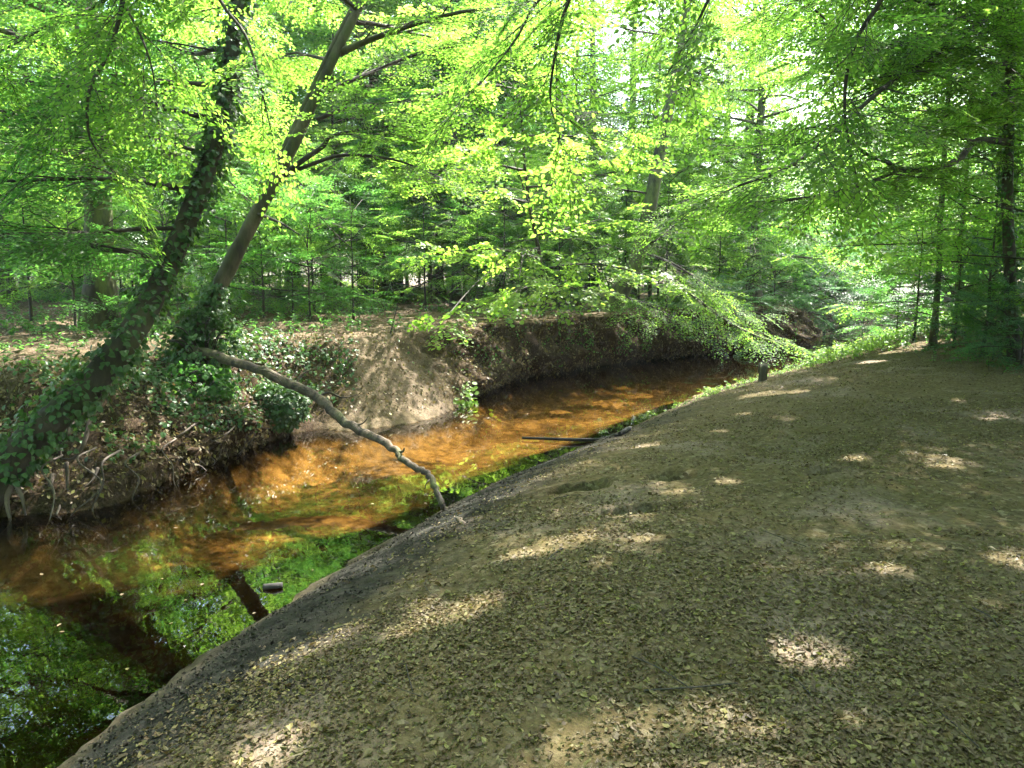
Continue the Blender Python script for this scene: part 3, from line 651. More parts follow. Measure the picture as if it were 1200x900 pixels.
# 4 the ivied tree at the right edge with its crooked limb
PD = pxpath([(1192, 432, 13.4), (1188, 380, 13.4), (1184, 300, 13.4), (1181, 220, 13.4), (1182, 167, 13.4), (1184, 90, 13.4), (1185, 0, 13.4), (1188, -90, 13.4)])
PD[:, 2] -= np.linspace(.25, 0, len(PD)); PD = up_from(PD, [.05, .05, 1], 8, 14); RD = lerp_r(PD, .115, .05, .9)
limD = [(pxpath([(1184, 167, 13.40), (1145, 165, 12.94), (1124, 186, 12.42), (1095, 197, 11.90), (1055, 199, 11.38), (1040, 190, 11.12), (1018, 182, 10.60), (1000, 168, 10.34), (993, 158, 10.08)]), .062, dict(LFS, start=.45)),
        (pxpath([(1055, 199, 11.38), (1020, 213, 10.60), (985, 224, 10.08), (945, 231, 9.56), (900, 236, 8.78)]), .03, LFS),
        (pxpath([(1147, 166, 12.94), (1128, 162, 12.42), (1110, 155, 11.90), (1085, 150, 11.12)]), .02, LFS),
        (pxpath([(1188, -5, 13.50), (1150, 10, 12.94), (1110, 30, 11.90), (1060, 52, 10.86), (1010, 56, 9.82), (955, 12, 8.78)]), .04, LF),
        (pxpath([(1186, 5, 13.50), (1140, 32, 12.68), (1100, 62, 11.64), (1050, 92, 10.60), (1010, 125, 9.56), (970, 160, 8.78), (925, 195, 8.00), (865, 218, 7.60)]), .045, LF),
        (pxpath([(1183, 100, 13.40), (1195, 112, 12.16), (1170, 108, 11.38), (1150, 120, 10.86), (1140, 112, 10.60)]), .03, LFS),
        (pxpath([(1180, 75, 13.40), (1150, 72, 12.42), (1100, 58, 11.38), (1040, 52, 10.60)]), .03, LF)]
limD += auto_limbs(PD, RD, [6.2, 6.8, 7.4, 8., 8.6, 9.2, 10, 11., 12], 4.2, 3, az=[3.0, 2.2, 3.8, 1.2, -1.6], kw=LF)
limD += auto_limbs(PD, RD, [6.6, 7.1, 7.6, 8.1, 8.7, 9.3, 9.9, 10.6, 11.4, 12.2], 5.4, 8, az=[3.1, 3.6, 2.7, 4.1, 3.3, 2.3], el=(.05, .4), kw=LF)  # long high limbs added above the view to shade the near ground
near_tree('crooked_limb_tree', 'dark ivied trunk at the right edge with a crooked black limb reaching left', PD, RD, M_BARK_D, M_BEECH, limD, seed=24,
          ivy=(PD, RD, 1900, .07, .09, 9, .1, .9))
# 5, 6 two trees behind the viewer whose branches hang into the view from above
PE = up_from(np.array([[-1.6, -3.2, H(-1.6, -3.2)-.1], [-1.6, -3.1, 2.5]]), [-.1, .12, 1], 9, 15); RE = lerp_r(PE, .2, .06)
limE = [(np.vstack([[-1.9, -2.3, 6.2], [-2.6, 2., 7.2], catmull([aty(*q_) for q_ in [(150, -70, 7.2), (144, 0, 7.1), (128, 60, 7.1), (105, 105, 7.1), (103, 150, 7.15), (113, 176, 7.2), (138, 208, 7.3)]], 4)]), .027, dict(LFS, start=.5)),
        (pxpath([(144, 2, 7.1), (165, 42, 7.), (178, 80, 7.), (184, 120, 7.05)]), .014, LFS),
        (np.vstack([[-2.1, -1.6, 6.8], [-3., 2., 7.8], catmull([aty(*q_) for q_ in [(170, -60, 7.6), (122, 0, 7.5), (60, 28, 7.3), (10, 55, 7.2), (-40, 80, 7.)]], 4)]), .026, dict(LFS, start=.4)),
        (np.vstack([[-1.6, -1.2, 7.2], [-1.8, 2.5, 7.7], catmull([aty(*q_) for q_ in [(240, -60, 7.4), (258, 0, 7.2), (288, 42, 7.1), (304, 95, 7.1), (318, 155, 7.2)]], 4)]), .022, dict(LFS, start=.4, subL=.45, thin=.35, sub=.4))]
near_tree('overhanging_beech', 'thin black branches with small leaves hanging from above over the upper left', PE, RE, M_BARK, M_BEECH, limE, seed=25)
PF = up_from(np.array([[4.6, -2.6, H(4.6, -2.6)-.1], [4.6, -2.5, 2.6]]), [-.05, .15, 1], 10, 16); RF = lerp_r(PF, .24, .06)
limF = [(np.vstack([[4.4, -1.6, 7.], [2.4, 2.6, 6.9], catmull([aty(*q_) for q_ in [(700, -70, 6.6), (667, 0, 6.6), (655, 40, 6.6), (648, 80, 6.6), (645, 120, 6.65), (656, 160, 6.7)]], 4)]), .022, dict(LFS, start=.45)),
        (pxpath([(680, -20, 6.6), (632, 0, 6.5), (605, 45, 6.4), (570, 90, 6.3), (555, 105, 6.3)]), .014, LFS),
        (np.vstack([[4.6, -1., 7.6], [4.2, 2.4, 7.], catmull([aty(*q_) for q_ in [(1045, -50, 6.2), (1032, 0, 6.2), (1008, 38, 6.2), (993, 82, 6.2), (990, 130, 6.2), (995, 170, 6.2), (1003, 204, 6.3)]], 4)]), .025, dict(LFS, start=.55)),
        (np.vstack([[4.3, -1.2, 7.4], [3.4, 2.6, 7.3], catmull([aty(*q_) for q_ in [(860, -60, 7.2), (830, 0, 7.1), (810, 40, 7.2), (780, 90, 7.3)]], 4)]), .022, dict(LF, start=.35))]
limF += auto_limbs(PF, RF, [5.6, 6., 6.5, 7, 7.5, 8., 8.8, 9.6], 5., 5, az=[.5, 1.2, .0, 1.8], kw=LF)
near_tree('overhanging_beech', 'long black branches hanging from above over the middle and right of the stream', PF, RF, M_BARK, M_BEECH, limF, seed=26)
# 7 the young sycamore with the bright broad leaves over the stream
PG = np.array([[at_px(636, 20.3), 20.3, H(at_px(636, 20.3), 20.3)-.1]]); PG = up_from(PG, [-.06, -.12, 1], 6.5, 17, 14, .05); RG = lerp_r(PG, .07, .015)
limG = auto_limbs(PG, RG, [2.1, 2.4, 2.7, 3., 3.3, 3.6, 4., 4.4, 4.8, 5.2, 5.6, 6.0, 6.5, 7., 7.4, 7.8], 3.0, 6, az=[-1.6, -2.6, -.8, 3.4, -2.1, .2], el=(-.1, .4), kw=dict(sub=.36, subL=.9, dens=.34, sc=(.6, .95), start=.15))
limG += [(pxpath([(600, 300, 19.5), (560, 330, 17.5), (520, 375, 15.8), (500, 395, 15.2), (520, 425, 14.8), (540, 465, 14.5)]), .02, dict(LFS, start=.55))]
near_tree('young_sycamore', 'young sycamore with broad sunlit yellow green leaves above the undercut bank', PG, RG, M_TWIG, M_MAPLE, limG, S=SPR_MAPLE, shape='maple', seed=27)

# ------------------------------------------------------------------ ground cover, measured out on the ground's own surface
GV = np.stack([X, Y, Z], -1)
qv = GV[quads]; e1, e2 = qv[:, 2]-qv[:, 0], qv[:, 3]-qv[:, 1]; qn = np.cross(e1, e2); qa = np.linalg.norm(qn, axis=1)/2; qn = unit(qn)
qc = qv.mean(1); qd = np.hypot(qc[:, 0], qc[:, 1])
def vq(v): return np.asarray(v, float)[quads].mean(1)
Qdn, Qdf, Qq, Qxf, Qfar, Qnear = vq(dn), vq(df), vq(q), xf[quads[:, 0]], vq(farf), vq(gz['near'])
inview = (qc[:, 1] > .8) & (np.abs(qc[:, 0]) < .85*qc[:, 1]+2.5)
def scatter(mask, n, seed, pw=1., dmin=3.):
    r = rng_(seed); wt = mask*qa*inview/np.maximum(qd, dmin)**pw; cum = np.cumsum(wt); k = np.searchsorted(cum, r.uniform(0, cum[-1], n))
    k = np.minimum(k, len(quads)-1); u, v = r.random(n)[:, None], r.random(n)[:, None]; V = qv[k]
    return (V[:, 0]*(1-u)+V[:, 1]*u)*(1-v)+(V[:, 3]*(1-u)+V[:, 2]*u)*v, qn[k], r, k
def flat_leaves(p, nn, r, size, tilt=.3, lift=.006):
    n = len(p); a = r.normal(size=(n, 3)); a -= nn*(a*nn).sum(1)[:, None]
    lv = Leaves(); lv.add(p+nn*(lift+r.random(n)[:, None]*.012), unit(a)+r.normal(0, tilt*.5, (n, 3)), unit(nn+r.normal(0, tilt, (n, 3))), size*r.uniform(.5, 1.25, n)); return lv
blot = fbm(qc[:, 0], qc[:, 1], 0, .8)
m = Qnear*sst(.5, 1.6, Qdn+.4*blot)*np.clip(.5+.8*blot+.4*fbm(qc[:, 0], qc[:, 1], 0, 3.), .04, 1)
p, nn, r, k = scatter(m, 130000, 201, 1.7)
tag(obj('leaf_litter', flat_leaves(p, nn, r, .024*np.where(r.random(len(p)) < .07, 1.7, 1), .4, .003).mesh('leaf_litter', M_LITTER, 'full', crumple=.13)), 'brown and olive fallen leaves covering the trodden ground of the near bank', 'fallen leaves', kind='stuff')
p, nn, r, k = scatter(Qnear*sst(.05, .3, Qdn)*(1-sst(.9, 1.5, Qdn))*(qc[:, 1] < 14)*np.clip(.5+fbm(qc[:, 0], qc[:, 1], 0, 3.), .05, 1), 9000, 206, 1.4)
tag(obj('mud_crumbs', flat_leaves(p, nn, r, .02, .6, .002).mesh('mud_crumbs', M_MUDC, 'far', crumple=.25)), 'dark crumbs of soil and rotted leaves on the damp shore', 'mud', kind='stuff')
p, nn, r, k = scatter(Qfar*np.maximum(sst(.7, 1.1, Qq), .8*(qc[:, 0] < -3)*(qc[:, 2] > .4))*np.clip(.6+.5*blot, .1, 1), 60000, 202, 1.)
tag(obj('fallen_leaves', flat_leaves(p, nn, r, .075, .4).mesh('fallen_leaves', M_LITTER_P, 'far', crumple=.12)), 'pinkish brown leaf litter on the floor of the wood across the stream', 'fallen leaves', kind='stuff')
# ivy carpet on the left part of the far bank
def perp(n, r): return n
m = Qfar*(Qq < 1.25)*interp_x(Qxf, [(-7.5, .1), (-6, .12), (-4.6, .25), (-3.6, 1), (-3.1, .15), (-2.7, 0)])*(qc[:, 2] > .38)*np.clip(.25+1.0*fbm(qc[:, 0], qc[:, 1], qc[:, 2], 1.3), .03, 1)
p, nn, r, k = scatter(m, 6000, 203, .5)
lv = Leaves(); n = len(p); lv.add(p+nn*np.abs(r.normal(0, .07, (n, 1))), unit(nn*.3+np.array([0, -.2, -.55])+r.normal(0, .5, (n, 3))), unit(nn+np.array([0, -.2, .5])+r.normal(0, .35, (n, 3))), .07*r.uniform(.5, 1.2, n))
tag(obj('ivy_ground_cover', lv.mesh('ivy_ground_cover', M_IVY, 'ivy')), 'ivy and small leaves covering the steep left part of the far bank', 'ivy', kind='stuff')
# scraps of roots and dead leaves matting the undercut bank
m = Qfar*(Qq < 1.2)*interp_x(Qxf, [(-8, 1.2), (-3.6, 1.2), (-3, .5), (-1.2, .5), (-.8, 1), (6, 1), (12, .6)])*(qc[:, 2] > .1)
p, nn, r, k = scatter(m, 34000, 204, .5)
lv = Leaves(); n = len(p); lv.add(p+nn*np.abs(r.normal(0, .06, (n, 1))), unit(nn*.25+np.array([0, 0, -.7])+r.normal(0, .5, (n, 3))), unit(nn+r.normal(0, .6, (n, 3))), .075*r.uniform(.3, 1.1, n))
tag(obj('root_mat_debris', lv.mesh('root_mat_debris', M_LITTER, 'far')), 'dark mat of rootlets and dead leaves on the undercut bank', 'root mat', kind='stuff')
p, nn, r, k = scatter(Qfar*(Qq < 1.1)*(qc[:, 2] > .28)*interp_x(Qxf, [(-8, 3), (-3.5, 3), (-3.2, 0), (-1.2, 0), (-.8, 1.), (9, 1)]), 760, 205, .3)
tb = Tubes()
for a_, n_ in zip(p, nn):
    L_ = r.uniform(.15, .55); d_ = unit(n_*np.array([1, 1, 0])*.35+np.array([r.normal(0, .25), 0, -1]))
    P_ = polyline(a_-n_*.03, d_, L_, r, .1, -.5, .22); P_[:, 2] = np.maximum(P_[:, 2], -.05); tb.add(P_, lerp_r(P_, r.uniform(.004, .013), .002), 4)
tag(obj('hanging_rootlets', tb.mesh('hanging_rootlets', M_ROOT)), 'thin bare rootlets dangling from the lip of the far bank', 'rootlets', kind='stuff')
_r = rng_(208); n = 90; px_, py_ = _r.uniform(40, 760, n), _r.uniform(470, 800, n); q_ = np.array([atz(a_, b_, .004) for a_, b_ in zip(px_, py_)]); g_ = terrain(q_[:, 0], q_[:, 1])[1]; q_ = q_[g_['ins'] & (g_['dn'] > .1)]; n = len(q_)
a_ = _r.uniform(0, 6.28, n); lv = Leaves(); lv.add(q_, np.stack([np.cos(a_), np.sin(a_), 0*a_], -1), np.tile([0, 0, 1.], (n, 1)), .045*_r.uniform(.5, 1.2, n))
tag(obj('floating_leaves', lv.mesh('floating_leaves', M_LITTER, 'full', crumple=.03)), 'small dead leaves drifting on the brown water', 'fallen leaves', kind='stuff')
# small leaved plants hanging over the lip of the far bank
cl = fbm(qc[:, 0], qc[:, 1], qc[:, 2], 1.8)
p, nn, r, k = scatter(Qfar*(Qq < 1.35)*(qc[:, 2] > .55)*interp_x(Qxf, [(-3.6, .6), (-2.6, .1), (-1.2, .1), (-.6, 1), (3, 1.), (9, 2)])*np.clip(-.1+1.5*cl, 0, 1), 11000, 207, .3)
n = len(p); out_ = unit(nn*np.array([1, 1, 0])+np.array([0, -.3, 0])); dn_ = r.random((n, 1))**1.5
lv = Leaves(); lv.add(p+out_*np.abs(r.normal(.05, .07, (n, 1)))-np.array([0, 0, .35])*dn_, unit(out_*.4+np.array([0, 0, -.5])+r.normal(0, .5, (n, 3))), unit(out_+np.array([0, 0, .7])+r.normal(0, .4, (n, 3))), .06*r.uniform(.5, 1.3, n))
tag(obj('hanging_foliage', lv.mesh('hanging_foliage', M_BEECH_D, 'full')), 'small leaved trailing plants hanging over the lip of the far bank', 'trailing plants', kind='stuff')
# green undergrowth
def herbs(name, m, n, seed, hgt, mat, label, size=.06, pw=.3):
    p, nn, r, k = scatter(m, n//14, seed, pw); lv = Leaves(); tb = Tubes()
    for b_ in p:
        h_ = hgt*r.uniform(.4, 1.2); top_ = b_+np.array([r.normal(0, .12), r.normal(0, .12), h_]); t_ = r.uniform(.25, 1, 14)[:, None]
        q_ = b_+(top_-b_)*t_; a_ = r.uniform(0, 6.28, 14); ax_ = np.stack([np.cos(a_), np.sin(a_), r.normal(-.1, .3, 14)], -1)
        lv.add(q_, ax_, np.stack([r.normal(0, .3, 14), r.normal(0, .3, 14), np.ones(14)], -1), size*r.uniform(.6, 1.4, 14)); tb.add([b_-[0, 0, .03], (b_+top_)/2+r.normal(0, .02, 3), top_], [.005, .004, .002], 3)
    o = obj(name, lv.mesh(name, mat, 'full')); tag(o, label, 'undergrowth', kind='stuff'); obj('stems', tb.mesh(name+'_stems', M_TWIG), o)
m = Qnear*sst(15.5, 18, qc[:, 1])*(1-sst(30, 34, qc[:, 1]))*(Qdn < 2.8)*(1-.5*sst(1.2, 2.8, Qdn))*sst(.375, .41, qc[:, 0]/qc[:, 1]) + Qnear*sst(20, 22, qc[:, 1])*(qc[:, 1] < 32)*(np.abs(qc[:, 0]-.43*qc[:, 1]) > 1.0)*(qc[:, 0] > .3*qc[:, 1])*.35
herbs('stream_side_herbs', m, 20000, 211, .36, M_HERB, 'bright green herbs growing along the water edge by the path', .075)
m = Qnear*sst(5.5, 8.5, qc[:, 0]-.12*qc[:, 1])*sst(9, 12, qc[:, 1])*(qc[:, 1] < 30)*(qc[:, 0] > .52*qc[:, 1])
herbs('undergrowth', m, 12000, 212, .35, M_BEECH_D, 'low dark green undergrowth on the rise at the right', .07)
m = Qnear*(Qdn > .1)*(Qdn < 1.0)*(qc[:, 1] > 12.5)*(qc[:, 1] < 21)
herbs('bank_edge_herbs', m, 2600, 213, .12, M_HERB, 'short green sprigs along the edge of the near bank', .04)
m = Qfar*sst(.9, 1.3, Qq)*(qc[:, 1] < 34)*interp_x(qc[:, 0], [(-16, 1), (-4, 1), (-2.5, .4), (3, .4), (6, 1), (14, 1)])*(fbm(qc[:, 0], qc[:, 1], 0, .6) > -.25)
herbs('wood_floor_herbs', m, 42000, 214, .24, M_BEECH_D, 'patchy green seedlings and ferns on the floor of the wood', .07)

# ------------------------------------------------------------------ dead wood and single things
def on_ground(px, py, it=30):
    d = ray(px, py); t = 1.5
    for _ in range(4000):
        p_ = np.array([0, 0, CAM_Z])+d*t
        if p_[2] < max(-.02, H(p_[0], p_[1])): break
        t += .04
    return p_
def stick(name, P, R, mat, label, cat, subs=(), sides=10, rough=.2, seed=3):
    base = P[0]; root = empty(name, base); tb = Tubes(); tb.add(P, R, sides, rough, seed); obj('stem', tb.mesh(name+'_stem', mat, base), root)
    for Q_, r0 in subs:
        t2 = Tubes(); t2.add(Q_, lerp_r(Q_, r0, r0*.3), 6, .1, seed); obj('twig', t2.mesh(name+'_twig', mat, base), root)
    tag(root, label, cat); return root
e_ = on_ground(541, 613)
PFb = catmull([aty(*q_) for q_ in [(222, 408, 11.3), (255, 418, 11.), (300, 433, 10.6), (345, 452, 10.2), (372, 466, 9.9), (392, 484, 9.5), (412, 500, 9.1), (440, 513, 8.75), (463, 526, 8.4), (470, 537, 8.2), (490, 549, 7.95), (506, 560, 7.7), (512, 575, 7.5), (516, 590, 7.3), (526, 603, 7.2)]]+[e_+[0, 0, .0], e_+[.12, -.05, -.1]], 5)
RFb = np.interp(np.linspace(0, 1, len(PFb)), [0, .25, .4, .55, .8, 1], [.07, .062, .05, .034, .03, .022])
_r = rng_(92); PFb[2:-4] += _r.normal(0, .009, PFb[2:-4].shape)
stick('fallen_branch', PFb, RFb, M_MOSSLOG, 'long crooked mossy branch reaching from the far bank down to the near shore', 'branch', seed=31,
      subs=[(pxpath([(466, 530, 8.3), (472, 529, 8.25), (474, 525, 8.2)]), .022), (pxpath([(372, 466, 9.9), (385, 460, 10.), (402, 466, 10.), (420, 462, 10.1)]), .022), (pxpath([(345, 452, 10.2), (355, 438, 10.3), (372, 430, 10.4), (378, 418, 10.4)]), .018),
            (pxpath([(300, 433, 10.6), (318, 436, 10.3), (330, 448, 10.1)]), .016), (pxpath([(412, 500, 9.1), (425, 496, 9.), (432, 488, 9.)]), .014), (pxpath([(506, 560, 7.7), (500, 566, 7.6), (498, 573, 7.6)]), .012)])
def Lg(*pp): return catmull([aty(*q_) for q_ in pp], 4)
stick('fallen_pole', Lg((340, 437, 14.), (400, 437, 14.3), (450, 443, 14.6), (485, 449, 14.8)), .05, M_DEAD, 'straight bare pole lying along the foot of the sandy slump', 'log', seed=32)
stick('fallen_pole', Lg((352, 440, 13.2), (380, 452, 13.), (395, 466, 12.6), (412, 484, 12.4)), .045, M_MOSSLOG, 'green tinged pole slanting down beside the mossy branch', 'log', seed=33)
stick('dead_sapling', Lg((434, 446, 14.5), (445, 428, 14.6), (454, 405, 14.7), (460, 380, 14.8), (466, 358, 14.9)), lerp_r(range(17), .028, .008), M_TWIG, 'thin bare stem leaning up before the sandy slump', 'sapling', seed=34,
      subs=[(Lg((454, 405, 14.7), (462, 395, 14.6), (470, 388, 14.5)), .008), (Lg((447, 425, 14.6), (440, 408, 14.5), (436, 395, 14.4)), .009)])
stick('bare_twig', Lg((404, 452, 14.), (440, 452, 14.), (470, 458, 14.), (500, 462, 14.)), .015, M_DEAD, 'thin bare twig on the mud below the straight pole', 'twig', seed=35)
bl = [atz(612, 513, .03), atz(640, 514, .04), atz(672, 515, .045), atz(702, 515, .06)]
stick('sunken_log', catmull(bl+[on_ground(722, 512)+[0, 0, .02], on_ground(738, 506)+[0, 0, .05]], 4), lerp_r(range(21), .018, .032), M_WETLOG, 'black wet log lying in the water against the near bank', 'log', seed=36)
stick('floating_log', catmull([atz(918, 432, .05), atz(930, 431, .07), atz(944, 434, .03)], 4), .08, M_WETLOG, 'short dark log in the shallows by the green herbs', 'log', seed=37)
stick('floating_stick', catmull([atz(309, 688, .01), atz(320, 687, .02), atz(331, 686, .015)], 3), .022, M_WETLOG, 'small dark stick floating in the foreground water', 'twig', seed=38)
sb = on_ground(893, 446); tb = Tubes()
st_h = .34
stick('broken_stump', np.array([sb+[0, 0, -.1], sb+[0, 0, .1], sb+[.02, 0, .25], sb+[.05, 0, st_h]]), [.085, .075, .07, .03], M_BARK, 'small broken stump standing at the water edge before the bend', 'stump', seed=39, rough=.3, sides=12,
      subs=[(np.array([sb+[-.06, 0, .15], sb+[-.07, 0, .28], sb+[-.06, 0, .36]]), .035)])
for k_, (a_, b_, rr_, lb) in enumerate([((1010, 880), (1075, 868), .006, 'brown twig on the ground at the bottom right'), ((640, 660), (660, 645), .007, 'little twig lying below the dark hollows')]):
    A_, B_ = on_ground(*a_), on_ground(*b_); stick('ground_twig', catmull([A_+[0, 0, .012], (A_+B_)/2+[.03, .06, .02], B_+[0, 0, .012]], 4), rr_, M_TWIG, lb, 'twig', seed=40+k_)
_r = rng_(93)
for k_ in range(14):
    px_, py_ = _r.uniform(420, 1180), _r.uniform(560, 890); A_ = on_ground(px_, py_); a_ = _r.uniform(0, 3.14); l_ = _r.uniform(.12, .4); B_ = A_+np.array([math.cos(a_), math.sin(a_), 0])*l_
    B_[2] = H(B_[0], B_[1]); A_[2] = H(A_[0], A_[1]); stick('ground_twig', catmull([A_+[0, 0, .01], (A_+B_)/2+[_r.normal(0, .02), _r.normal(0, .02), .02], B_+[0, 0, .01]], 4), _r.uniform(.0018, .0035), M_TWIG, 'little broken twig scattered on the leaf strewn near bank', 'twig', seed=50+k_)['group'] = 'twigs scattered on the near bank'
# roots bared under the bank tree
for k_, q_ in enumerate([[(765, 385, 21.9), (757, 400, 21.6), (748, 415, 21.5), (752, 428, 21.4)], [(770, 392, 21.8), (768, 410, 21.6), (775, 428, 21.5)], [(725, 378, 22.), (729, 392, 21.7), (727, 418, 21.5)]]):
    pass
# rounded ivy bush at the foot of the left bank
def bush(name, c, rad, n, mat, label, seed, shape='ivy', size=.065):
    r = rng_(seed); v = unit(r.normal(size=(n, 3))); lump = 1+.25*fbm(v[:, 0]*2, v[:, 1]*2, v[:, 2]*2, 1.5)
    p = c+v*np.array(rad)*(lump*r.uniform(.6, 1.05, n)**.5)[:, None]; lv = Leaves()
    lv.add(p, unit(v*.5+np.array([0, 0, -.6])+r.normal(0, .45, (n, 3))), unit(v+np.array([0, 0, .5])+r.normal(0, .3, (n, 3))), size*r.uniform(.55, 1.2, n))
    root = empty(name, (c[0], c[1], c[2]-rad[2])); b_ = np.array(root.location); tb = Tubes()
    for _ in range(14):
        e = c+unit(r.normal(size=3))*np.array(rad)*.8; tb.add(catmull([c+[0, .2, -rad[2]*.8], (c+e)/2+r.normal(0, .05, 3), e], 4), [.012]*8+[.004], 4)
    obj('stems', tb.mesh(name+'_stems', M_TWIG, b_), root); obj('crown', lv.mesh(name+'_crown', mat, shape, b_), root); tag(root, label, 'shrub')
bush('ivy_bush', aty(318, 480, 11.2)+[0, .25, 0], (.5, .4, .36), 2800, M_IVY, 'rounded dark ivy bush bulging over the water under the mossy branch', 61)
bush('ivy_bush', aty(215, 455, 10.2)+[0, .4, 0], (.6, .4, .3), 1200, M_BEECH_D, 'loose ivy tangle on the bank between the two leaning trees', 62)
bush('ivy_bush', aty(235, 400, 11.2), (.6, .5, .55), 2600, M_IVY, 'ivy tangle around the foot of the bare leaning beech', 63)

# ------------------------------------------------------------------ gaps in the canopy: leaves are cut away to let sun reach chosen spots
SV = np.array(SUN)
GAPS = []
def gap(pt, rad, skip=()): GAPS.append((np.asarray(pt, float), rad, skip))
for px, py, rad in [(562, 707, .1), (545, 713, .12), (525, 719, .12), (503, 728, .12), (480, 739, .09), (672, 632, .11), (640, 642, .11), (612, 648, .06), (784, 571, .12), (852, 562, .09), (755, 631, .08),
                    (842, 505, .1), (918, 487, .16), (998, 538, .1), (498, 704, .06), (400, 742, .08), (380, 752, .08), (318, 778, .08), (305, 884, .1), (280, 893, .08),
                    (675, 888, .16), (700, 884, .18), (725, 876, .14), (820, 886, .15), (850, 890, .17), (885, 889, .17), (920, 886, .16), (965, 888, .18), (1000, 886, .16), (1030, 882, .12), (815, 840, .09), (845, 832, .09), (905, 764, .06), (935, 767, .07), (965, 771, .06),
                    (1035, 665, .08), (975, 645, .06), (1180, 657, .1), (1195, 650, .1), (520, 614, .08), (500, 620, .06), (880, 464, .14), (905, 461, .16), (935, 458, .12), (1055, 412, .4), (1085, 404, .5), (1020, 425, .2),
                    (590, 582, .06), (760, 522, .1), (870, 485, .1), (700, 660, .05), (1120, 470, .07)]:
    gap(on_ground(px, py), rad*1.3)
for px, py, rad in [(150, 590, .3), (210, 578, .35), (270, 562, .4), (330, 548, .45), (390, 538, .45), (450, 526, .45), (510, 515, .45), (570, 505, .5), (620, 490, .5), (560, 488, .5), (660, 470, .5), (720, 458, .5), (760, 450, .5), (830, 445, .4), (700, 485, .35), (40, 625, .12), (110, 632, .12), (15, 665, .1)]:
    gap(atz(px, py, -.25), rad*.5)
for px, py, Yd, rad in [(440, 460, 15.3, .25), (480, 452, 15.5, .3), (520, 450, 15.7, .25), (540, 420, 16.3, .25), (430, 420, 15.8, .2), (470, 425, 15.9, .2), (690, 385, 21.5, .3), (655, 420, 20.5, .15), (775, 345, 23, .2), (60, 420, 11, .25), (90, 520, 8.6, .2), (130, 540, 8.7, .15), (20, 400, 12, .5), (100, 365, 18, .7), (330, 385, 17, .2), (480, 372, 18.5, .25), (600, 372, 19.5, .25)]:
    gap(aty(px, py, Yd), rad)
for z, rad in [(2.2, .9), (3., 1.), (4., 1.1), (5., 1.1), (6, 1.)]:
    gap([np.interp(z, PG[:, 2], PG[:, 0])-.3, np.interp(z, PG[:, 2], PG[:, 1])-1.0, z], rad, ('young_sycamore',))
gap(aty(505, 400, 15.2), .35, ('young_sycamore',)); gap(aty(535, 450, 14.7), .3, ('young_sycamore',))
for px, py, Yd in [(850, 370, 20.7), (890, 395, 20.2), (800, 345, 21.3), (925, 404, 19.9), (770, 318, 22.)]: gap(aty(px, py, Yd), .6, ('bank_tree',))
for px, py in [(60, 670), (110, 680), (170, 665), (220, 680), (90, 740), (150, 740), (200, 750), (40, 800), (100, 810), (150, 800), (30, 740), (30, 860), (260, 640), (400, 590), (420, 620), (330, 620)]:
    w_ = atz(px, py); d_ = ray(px, py); d_ = d_*[1, 1, -1]; t_ = (10.2-w_[1])/d_[1]
    for dt in (0, 2.2): gap(w_+d_*(t_+dt), .75, ('ivy_covered_tree', 'leaning_beech'))
for q_ in [(6.6, 11.2, 6.6), (8.2, 12., 7.), (7.4, 13.4, 7.4), (9.4, 11.4, 7.2), (5.4, 12.4, 6.8), (10.2, 13.6, 7.), (6.2, 9.6, 6.2)]: gap(q_, .2, ('crooked_limb_tree', 'overhanging_beech'))
_r = rng_(95)
for k_ in range(46): gap([_r.uniform(-9, 4.5), _r.uniform(19.5, 32), _r.uniform(1.6, 5.2)], _r.uniform(.3, .6), ('young_beech', 'young_sycamore'))
for k_ in range(26): gap([_r.uniform(-8, -3), _r.uniform(9.5, 16), _r.uniform(3.2, 6.)], _r.uniform(.2, .4), ('ivy_covered_tree', 'leaning_beech', 'overhanging_beech'))
bpy.context.view_layer.update()
# seen along the sunlight every gap is a round opening on a plane: keep the openings as a fine raster
SU = unit(np.cross(SV, [0, 0, 1.])); SW = np.cross(SU, SV); RES = .05; ncut = 0
RAST = {}
G2 = np.array([[g[0]@SU, g[0]@SW] for g in GAPS]); lo = G2.min(0)-2; nu, nv_ = (np.ceil((G2.max(0)+2-lo)/RES)).astype(int)
for (pt, rad, skip), c2 in zip(GAPS, G2):
    A_ = RAST.setdefault(skip, np.full((nu, nv_), 1e9, np.float32)); c_ = (c2-lo)/RES; q_ = rad/RES
    u0, u1, v0, v1 = int(c_[0]-q_), int(c_[0]+q_)+2, int(c_[1]-q_), int(c_[1]+q_)+2
    uu, vv = np.meshgrid(np.arange(u0, u1), np.arange(v0, v1), indexing='ij'); disc = (uu-c_[0])**2+(vv-c_[1])**2 < q_*q_
    sub_ = A_[u0:u1, v0:v1]; sub_[disc] = np.minimum(sub_[disc], pt@SV+.15)
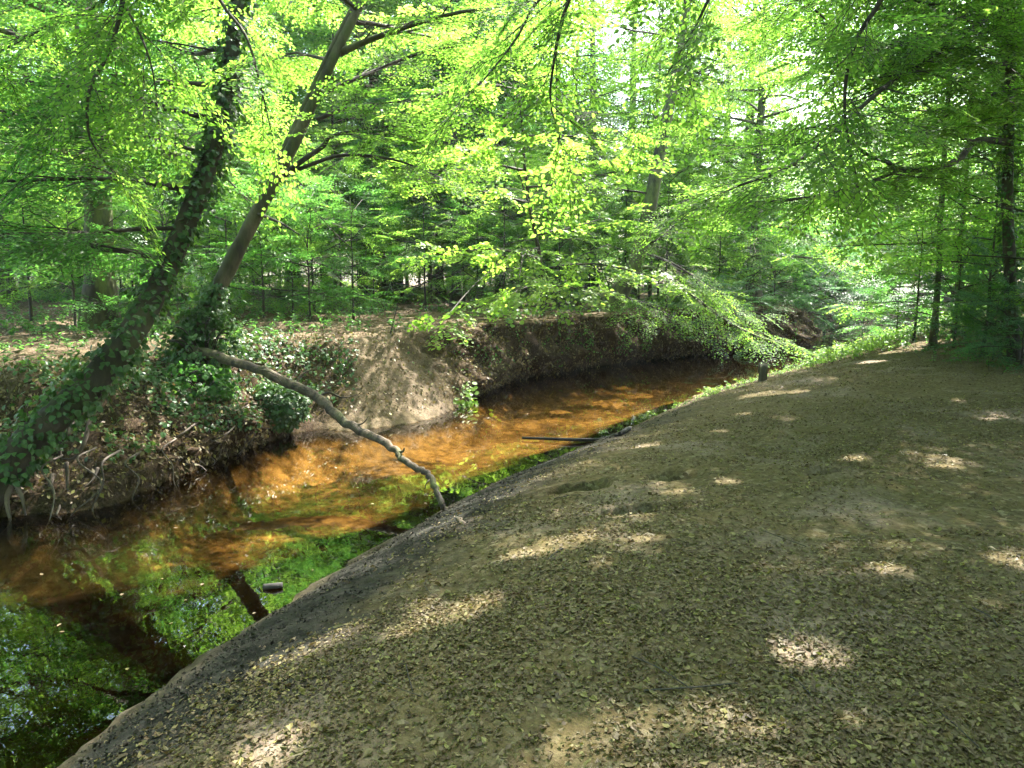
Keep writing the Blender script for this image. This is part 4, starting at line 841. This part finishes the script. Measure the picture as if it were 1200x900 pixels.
for o in [o for o in SC.objects if o.type == 'MESH' and o.name.split('.')[0] == 'crown']:
    M = np.array(o.matrix_world); bb = np.array([M[:3, :3]@np.array(c)+M[:3, 3] for c in o.bound_box])
    b2 = np.stack([bb@SU, bb@SW], 1)
    if (b2.max(0) < lo).any() or (b2.min(0) > lo+np.array([nu, nv_])*RES).any() or bb[:, 1].max() < -4: continue
    kind_ = o.parent.name.split('.')[0]; me = o.data; nv = len(me.vertices)
    V = np.empty(nv*3, np.float32); me.vertices.foreach_get('co', V); k_ = 4 if len(me.polygons)*4 == nv else 6
    L_ = V.reshape(-1, k_, 3); ctr = L_.mean(1)@M[:3, :3].T+M[:3, 3]; al = ctr@SV
    iu = ((ctr@SU-lo[0])/RES).astype(int); iv = ((ctr@SW-lo[1])/RES).astype(int); ok = (iu >= 0) & (iv >= 0) & (iu < nu) & (iv < nv_)
    iu, iv = np.where(ok, iu, 0), np.where(ok, iv, 0); cut = np.zeros(len(ctr), bool)
    for skip, A_ in RAST.items():
        if kind_ not in skip: cut |= ok & (al > A_[iu, iv])
    if not cut.any(): continue
    ncut += int(cut.sum()); L_ = L_[~cut]
    f = LEAF_FAR_F if k_ == 4 else LEAF_FULL_F
    o.data = mesh_np(me.name, L_.reshape(-1, 3), [((np.arange(len(L_))*k_)[:, None, None]+f[None]).reshape(-1, 4)], list(me.materials), smooth=False)
print('leaves cut', ncut, flush=True)
for me in [m for m in bpy.data.meshes if m.users == 0]: bpy.data.meshes.remove(me)

# ------------------------------------------------------------------ thin bright air between the far trees
m, t, o = new_mat('thin_air_haze'); v = nd(t, 'ShaderNodeVolumePrincipled'); v.inputs['Density'].default_value = .0004; v.inputs['Color'].default_value = (.85, .93, 1, 1); v.inputs['Anisotropy'].default_value = .2
t.links.new(v.outputs[0], o.inputs['Volume'])
hv = np.array([[x, y, z] for x in (-262, 262) for y in (-125, 425) for z in (-3, 34)], float)
tag(obj('haze', mesh_np('haze', hv, [np.array([[0, 1, 3, 2], [4, 6, 7, 5], [0, 4, 5, 1], [2, 3, 7, 6], [0, 2, 6, 4], [1, 5, 7, 3]])], [m], smooth=False)), kind='stuff')
